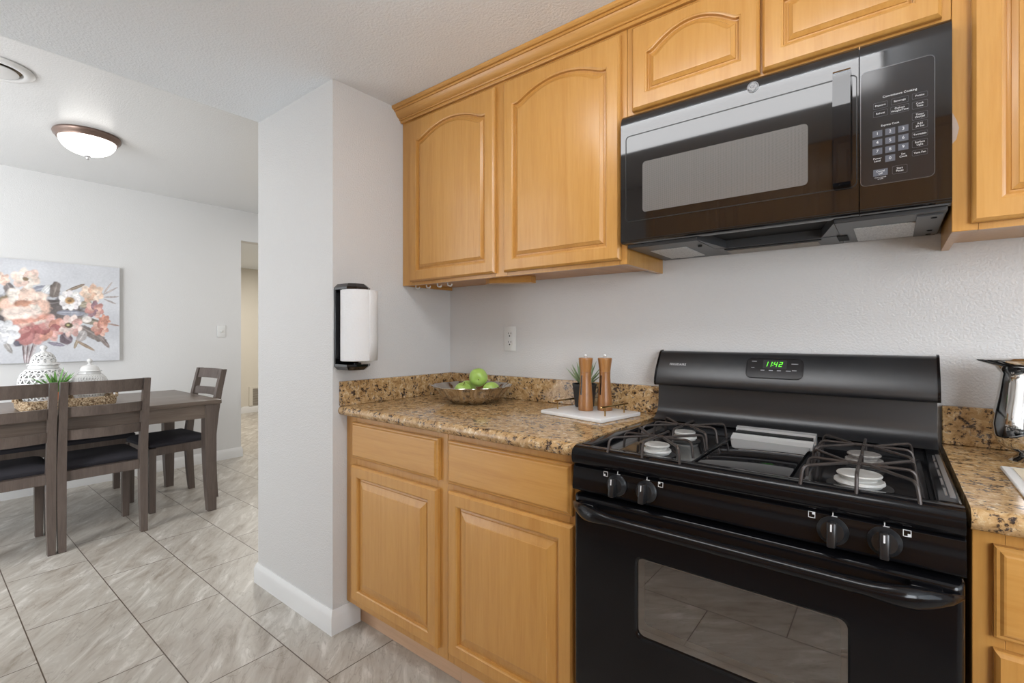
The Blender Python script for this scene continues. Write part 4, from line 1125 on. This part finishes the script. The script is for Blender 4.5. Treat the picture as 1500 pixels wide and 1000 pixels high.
def jar(x, y, s, lab, hb, hl, lat_lid, n):
    t = thing('lidded_jar', lab, 'jar', (x, y, TZ + 0.0105), 0, 'white openwork jars in the woven tray')
    z0 = TZ + 0.0105
    H = hb
    pr = [(0.072, 0.0), (0.080, 0.012), (0.092, 0.035), (0.106, 0.065), (0.117, 0.098), (0.121, 0.130), (0.117, 0.160), (0.104, 0.186), (0.086, 0.204), (0.072, 0.212)]
    pr = [(r * s, z * H / 0.212) for r, z in pr]
    bm = B(); lattice(bm, pr, (x, y, z0), n, (0.02 * H / 0.212, 0.200 * H / 0.212), 0.0036 * s)
    o = obj('jar_body', bm, 'ceramic', t); o.modifiers.new('s', 'SOLIDIFY').thickness = 0.005
    bm = B(); lathe(bm, [(0.070 * s, H - 0.004), (0.074 * s, H), (0.070 * s, H + 0.018 * s), (0.066 * s, H + 0.018 * s), (0.066 * s, H - 0.004)], (x, y, z0), 40); obj('neck', bm, 'ceramic', t)
    bm = B(); lathe(bm, [(0.0, 0.001), (0.071 * s, 0.001), (0.071 * s, 0.004), (0.0, 0.004)], (x, y, z0), 40); obj('base', bm, 'ceramic', t)
    zl = H + 0.0185 * s
    lp = [(0.079, 0.0), (0.078, 0.006), (0.064, 0.010), (0.062, 0.022), (0.057, 0.038), (0.046, 0.054), (0.030, 0.064), (0.014, 0.067)]
    bm = B(); lp2 = [(r * s, zl + z * hl / 0.067) for r, z in lp]
    if lat_lid: lattice(bm, lp2, (x, y, z0), int(n * 0.7) // 2 * 2, (zl + 0.014 * hl / 0.067, zl + 0.058 * hl / 0.067), 0.0030)
    else: lathe(bm, lp2, (x, y, z0), 40)
    l = obj('lid', bm, 'ceramic', t); l.modifiers.new('s', 'SOLIDIFY').thickness = 0.004
    zk = zl + hl
    bm = B(); lathe(bm, [(0, zk - 0.004), (0.017 * s, zk - 0.003), (0.015 * s, zk + 0.003), (0.008 * s, zk + 0.008), (0.010 * s, zk + 0.013), (0.0185 * s, zk + 0.022), (0.018 * s, zk + 0.030), (0.010 * s, zk + 0.038), (0, zk + 0.040)], (x, y, z0), 24)
    obj('lid_knob', bm, 'ceramic', l)
jar(-2.285, -1.199, 0.95, 'larger white openwork lidded jar in the tray, on the left', 0.232, 0.080, True, 18)
jar(-2.285, -0.985, 0.78, 'smaller white openwork lidded jar in the tray, on the right', 0.185, 0.042, False, 36)
pp = thing('potted_plant', 'small leafy green plant in an orange pot in the woven tray', 'plant', (-2.128, -1.165, TZ + 0.0105))
pz = TZ + 0.0105
bm = B(); lathe(bm, [(0, 0.0), (0.022, 0.0), (0.030, 0.082), (0.033, 0.082), (0.034, 0.096), (0.029, 0.096), (0.027, 0.080), (0, 0.080)], (-2.128, -1.165, pz), 28); obj('pot', bm, 'terracotta', pp)
bm = B()
for k in range(42):
    a = k * 2.399; q = (k % 7) / 7; el = R(40 + 46 * q); ln = 0.150 + 0.05 * random.random() - 0.035 * q
    if cos(a) < -0.3: ln *= 0.75
    d = Vector((0.30 * cos(a) * cos(el), 1.1 * sin(a) * cos(el), sin(el))); s = Vector((-sin(a), cos(a), 0)) if abs(sin(a)) < .5 else Vector((0.85, 0.5, 0))
    p0 = Vector((-2.128, -1.165, pz + 0.085)); L = []
    for i in range(7):
        u = i / 6; c_ = p0 + d * ln * u - Vector((0, 0, 0.050 * u * u * (1.1 - q)))
        w = 0.0085 * sin(pi * (0.12 + 0.86 * u)) + 0.0004
        L.append([c_ - s * w, c_ + Vector((0, 0, -0.0015)), c_ + s * w])
    loft(bm, L, close=False, cap1=False)
obj('foliage', bm, 'leaf', pp)

# ------------------------------------------------------------------ painting
cv = thing('canvas_painting', 'wide canvas painting of pink and cream flowers on the dining wall', 'painting', (-3.31, -1.21, 1.378))
PY0, PY1, PZ0, PZ1 = -1.807, -0.613, 0.995, 1.761
obj('canvas', one(-3.3085, PY0, PZ0, -3.2752, PY1, PZ1), 'white_plastic', cv)
NX, NZ = 420, 270
img = np.zeros((NZ, NX, 3)); rng = np.random.default_rng(4)
yy, zz = np.meshgrid(np.linspace(PY0, PY1, NX), np.linspace(PZ0, PZ1, NZ))
def smooth_noise(f):
    g = rng.random((int(NZ / f) + 3, int(NX / f) + 3)); a = np.arange(NZ) / f; b = np.arange(NX) / f
    i, j = a.astype(int), b.astype(int); u = (a - i)[:, None]; v = (b - j)[None, :]
    u = u * u * (3 - 2 * u); v = v * v * (3 - 2 * v)
    return (g[i][:, j] * (1 - u) * (1 - v) + g[i + 1][:, j] * u * (1 - v) + g[i][:, j + 1] * (1 - u) * v + g[i + 1][:, j + 1] * u * v)
wob = smooth_noise(9) - 0.5; wob2 = smooth_noise(9) - 0.5; fine = smooth_noise(3) - 0.5
def L3(c): return np.array(lin(*c)[:3])
base = smooth_noise(40)
img[:] = L3((208, 209, 213)); img += ((base - 0.5) * 0.10)[..., None]
def px(x):   # design units: 0..1118 across the right part of the canvas
    return np.interp(x, [-700, 0, 500, 1025], [-1.80, -1.297, -0.985, -0.615])
def pz_(x, y):
    t = (y - (45 + 0.083 * x)) / ((960 - 0.034 * x) - (45 + 0.083 * x)); return 1.761 - 0.766 * t
def blob(x, y, rx, ry, ang, col, soft=0.18, rough=0.25, al=1.0):
    global img
    cy, cz = px(x), pz_(x, y); sx = rx * 0.00068; sz = ry * 0.00086
    a = R(-ang); dy, dz = (yy - cy) / 0.00068, (zz - cz) / 0.00086
    u = (dy * cos(a) - dz * sin(a)) / rx; v = (dy * sin(a) + dz * cos(a)) / ry
    d = np.sqrt(u * u + v * v) + rough * wob + 0.12 * fine
    m = np.clip((1 - d) / soft + 0.5, 0, 1)[..., None] * al
    col = tuple(0.76 * q + 0.24 * (sum(col) / 3 + 12) for q in col)
    c = L3(col) * (1.0 + 0.25 * np.clip(v, -1, 1)[..., None] * (-0.6) + 0.45 * wob2[..., None] + 0.2 * fine[..., None])
    img = img * (1 - m) + c * m
def leaf(x, y, ln, w, ang, col):
    blob(x, y, ln, w, ang, col, 0.2, 0.2)
    blob(x + 0.1 * w, y - 0.15 * w, ln * 0.8, w * 0.18, ang, tuple(min(255, c + 34) for c in col), 0.5, 0.3, 0.8)
def bloom(x, y, r, cols, n=7, sq=0.85, ph=0.3):
    k = len(cols)
    for ring_ in range(3):
        rr = r * (1 - 0.30 * ring_)
        for i in range(n):
            a = ph + ring_ * 0.5 + 2 * pi * i / n
            c = cols[(i + ring_) % k]
            blob(x + rr * 0.55 * cos(a), y + rr * 0.55 * sq * sin(a), rr * 0.50, rr * 0.34, -math.degrees(a), c, 0.25, 0.3)
dk, gr, br_, bl = (92, 84, 88), (140, 134, 132), (128, 110, 96), (150, 152, 166)
for a in ((230, 470, 330, 110, 0, dk), (520, 500, 260, 90, 5, (112, 102, 100)), (180, 640, 300, 130, 0, (110, 88, 90)), (-250, 560, 330, 170, 0, dk)): blob(*a[:5], a[5], 0.5, 0.6)
for a in ((85, 330, 85, 42, -60, (134, 122, 120)), (15, 440, 90, 45, 50, (150, 128, 96)), (320, 320, 75, 36, 20, bl), (380, 320, 55, 26, 50, (226, 226, 226)), (465, 320, 75, 44, 75, (124, 112, 104)), (440, 440, 80, 36, 10, (96, 88, 86)),
          (600, 520, 120, 26, 0, bl), (640, 300, 90, 14, 25, (150, 130, 110)), (760, 590, 110, 30, -10, (140, 128, 110)), (780, 700, 150, 40, -30, (130, 118, 112)), (890, 770, 70, 22, -50, (142, 126, 120)),
          (560, 740, 60, 55, -40, (116, 98, 106)), (480, 790, 70, 16, -10, (132, 124, 140)), (690, 720, 60, 40, 60, (176, 168, 166)), (720, 800, 90, 14, -30, (164, 140, 116)), (640, 790, 40, 14, 70, (170, 150, 124)),
          (60, 810, 70, 22, -60, (158, 152, 148)), (140, 760, 60, 40, -40, (96, 92, 104)), (940, 330, 80, 8, 30, (176, 164, 160)), (950, 380, 70, 8, 5, (176, 164, 160)), (940, 420, 60, 8, -20, (168, 156, 152)), (920, 300, 70, 8, 55, (180, 166, 160)),
          (970, 620, 60, 8, -10, (160, 132, 120)), (720, 440, 60, 30, 20, (164, 152, 128)), (-120, 380, 110, 44, 40, gr), (-260, 420, 120, 44, -30, gr), (-420, 480, 130, 40, 20, br_)): leaf(*a[:5], a[5])
peach, cream, pink, rose, deep, coral = (236, 200, 180), (240, 226, 212), (222, 168, 158), (206, 138, 130), (176, 100, 98), (222, 150, 128)
for i in range(9): blob(215 + 10 * i - 20, 870, 9, 110, 6 - 3 * i, [(120, 96, 100), (180, 164, 164), (206, 200, 202)][i % 3], 0.4, 0.4)
bloom(250, 660, 170, [deep, rose, (190, 120, 116)], 8, 0.75); bloom(420, 650, 130, [rose, pink, coral, deep], 7, 0.8)
bloom(215, 460, 200, [cream, peach, (244, 214, 196), (232, 186, 164)], 8, 0.70, 0.9); blob(180, 440, 70, 30, 10, (200, 138, 110), 0.4); blob(250, 570, 150, 34, 12, coral, 0.4); blob(170, 520, 150, 50, 0, (242, 218, 204), 0.4, .4)
bloom(600, 630, 100, [(238, 214, 204), pink, (228, 190, 180)], 8, 0.95); blob(580, 625, 34, 26, 0, (96, 84, 60), 0.4); blob(575, 622, 14, 10, 0, (190, 180, 120), 0.5)
bloom(595, 412, 92, [(238, 232, 230), (230, 222, 222), (244, 240, 236)], 10, 0.9); blob(590, 412, 42, 30, 0, (196, 150, 96), 0.4); blob(590, 416, 18, 12, 0, (140, 104, 66), 0.5)
bloom(780, 350, 105, [(236, 200, 172), (240, 214, 192), (226, 180, 150)], 7, 0.62); bloom(800, 490, 85, [(206, 140, 130), (226, 176, 160), (160, 120, 130)], 7, 0.8)
bloom(850, 650, 78, [(214, 150, 132), (232, 178, 158), (200, 128, 112)], 7, 0.9); bloom(890, 580, 55, [(220, 150, 124), (204, 134, 112)], 6); blob(735, 575, 42, 30, 0, (236, 226, 218), 0.3)
bloom(215, 225, 120, [(240, 214, 196), (244, 230, 216), (236, 200, 184)], 6, 0.55); blob(210, 228, 24, 16, 0, (150, 122, 88), 0.4)
bloom(20, 230, 60, [(236, 204, 186), (228, 186, 166)], 6); bloom(45, 690, 110, [(226, 226, 228), (236, 236, 236), (214, 214, 218)], 8, 0.85)
bloom(-180, 600, 150, [rose, pink, deep], 8, 0.8); bloom(-300, 420, 150, [cream, peach], 8, 0.8); bloom(-430, 620, 110, [(230, 226, 226), cream], 8); bloom(-120, 300, 90, [peach, cream], 7)
img = np.clip(img * (1 + 0.10 * fine[..., None]), 0, 1)
me = bpy.data.meshes.new('painted_flowers')
vv = np.stack([np.full(yy.shape, -3.2747), yy, zz], -1).reshape(-1, 3) - np.array(cv.location)
idx = np.arange(NX * NZ).reshape(NZ, NX)
fc = np.stack([idx[:-1, :-1], idx[:-1, 1:], idx[1:, 1:], idx[1:, :-1]], -1).reshape(-1, 4)
me.from_pydata(vv.tolist(), [], fc.tolist())
at = me.color_attributes.new('paint', 'FLOAT_COLOR', 'POINT')
at.data.foreach_set('color', np.concatenate([img.reshape(-1, 3), np.ones((NX * NZ, 1))], 1).astype(np.float32).ravel())
me.materials.append(M['paint'])
o = bpy.data.objects.new('painted_flowers', me); COL.objects.link(o); o.parent = cv

# ------------------------------------------------------------------ ceiling fittings
dl_ = thing('ceiling_light', 'round flush ceiling light with lit glass bowl in the dining area', 'ceiling light', (-2.14, -1.02, DC))
bm = B(); lathe(bm, [(0.13, -0.0005), (0.160, -0.0005), (0.164, -0.010), (0.160, -0.022), (0.150, -0.030), (0.146, -0.040), (0.139, -0.040), (0.135, -0.020), (0.135, -0.0005)], (-2.14, -1.02, DC), 56); obj('metal_ring', bm, 'bronze', dl_)
bm = B(); lathe(bm, [(0.138 * cos(R(a)), -0.034 - 0.092 * sin(R(a))) for a in range(0, 90, 9)] + [(0.0, -0.126)], (-2.14, -1.02, DC), 48); obj('glass_bowl', bm, 'glow', dl_)
bm = B(); lathe(bm, [(0, -0.125), (0.014, -0.127), (0.016, -0.132), (0.007, -0.137), (0.009, -0.143), (0.006, -0.150), (0, -0.152)], (-2.14, -1.02, DC), 20); obj('finial', bm, 'steel', dl_)
vd = thing('ceiling_diffuser', 'round white ceiling fitting with dark inner gap at the left photo edge', 'vent', (-1.475, -1.470, DC))
bm = B(); lathe(bm, [(0.098, -0.001), (0.136, -0.0005), (0.138, -0.006), (0.128, -0.014), (0.110, -0.019), (0.098, -0.016), (0.095, -0.001)], (-1.475, -1.47, DC), 56); obj('outer_ring', bm, 'trim', vd)
bm = B(); lathe(bm, [(0.095, -0.0006), (0.0, -0.0008)], (-1.475, -1.47, DC), 48); obj('backing', bm, 'brass_dark', vd)
bm = B(); lathe(bm, [(0.0, -0.026), (0.070, -0.025), (0.083, -0.020), (0.080, -0.016), (0, -0.016)], (-1.475, -1.47, DC), 48); tube(bm, [(-1.475, -1.47, DC - 0.018), (-1.475, -1.47, DC - 0.001)], 0.02, 12); obj('inner_disc', bm, 'trim', vd)
fx = thing('fluorescent_light', 'long fluorescent ceiling fixture lighting the galley kitchen', 'ceiling light', (1.19, -1.135, KC))
bm = B(); box(bm, 0.655, -1.23, KC - 0.020, 1.745, -1.04, KC - 0.0005, bev=0.004); obj('fixture_pan', bm, 'trim', fx)
bm = B(); pr = rrect(-1.29, KC - 0.095, -0.98, KC - 0.0205, 0.034, 6)
prism(bm, pr, 'x', 0.665, 1.735); obj('diffuser', bm, 'tube', fx)

# hall return-air grille
hg = thing('wall_grille', 'low return-air grille on the cream hall wall seen through the opening', 'grille', (-6.08, 1.80, 0.20))
bm = B(); box(bm, -6.0795, 1.60, 0.105, -6.060, 1.652, 0.40); box(bm, -6.0795, 1.6525, 0.37, -6.060, 2.05, 0.40); box(bm, -6.0795, 1.6525, 0.105, -6.072, 2.05, 0.3695); obj('frame', bm, 'cream', hg)
bm = B()
for k in range(14): box(bm, -6.0715, 1.656, 0.112 + 0.0182 * k, -6.064, 2.03, 0.124 + 0.0182 * k)
obj('louvers', bm, 'grille', hg)
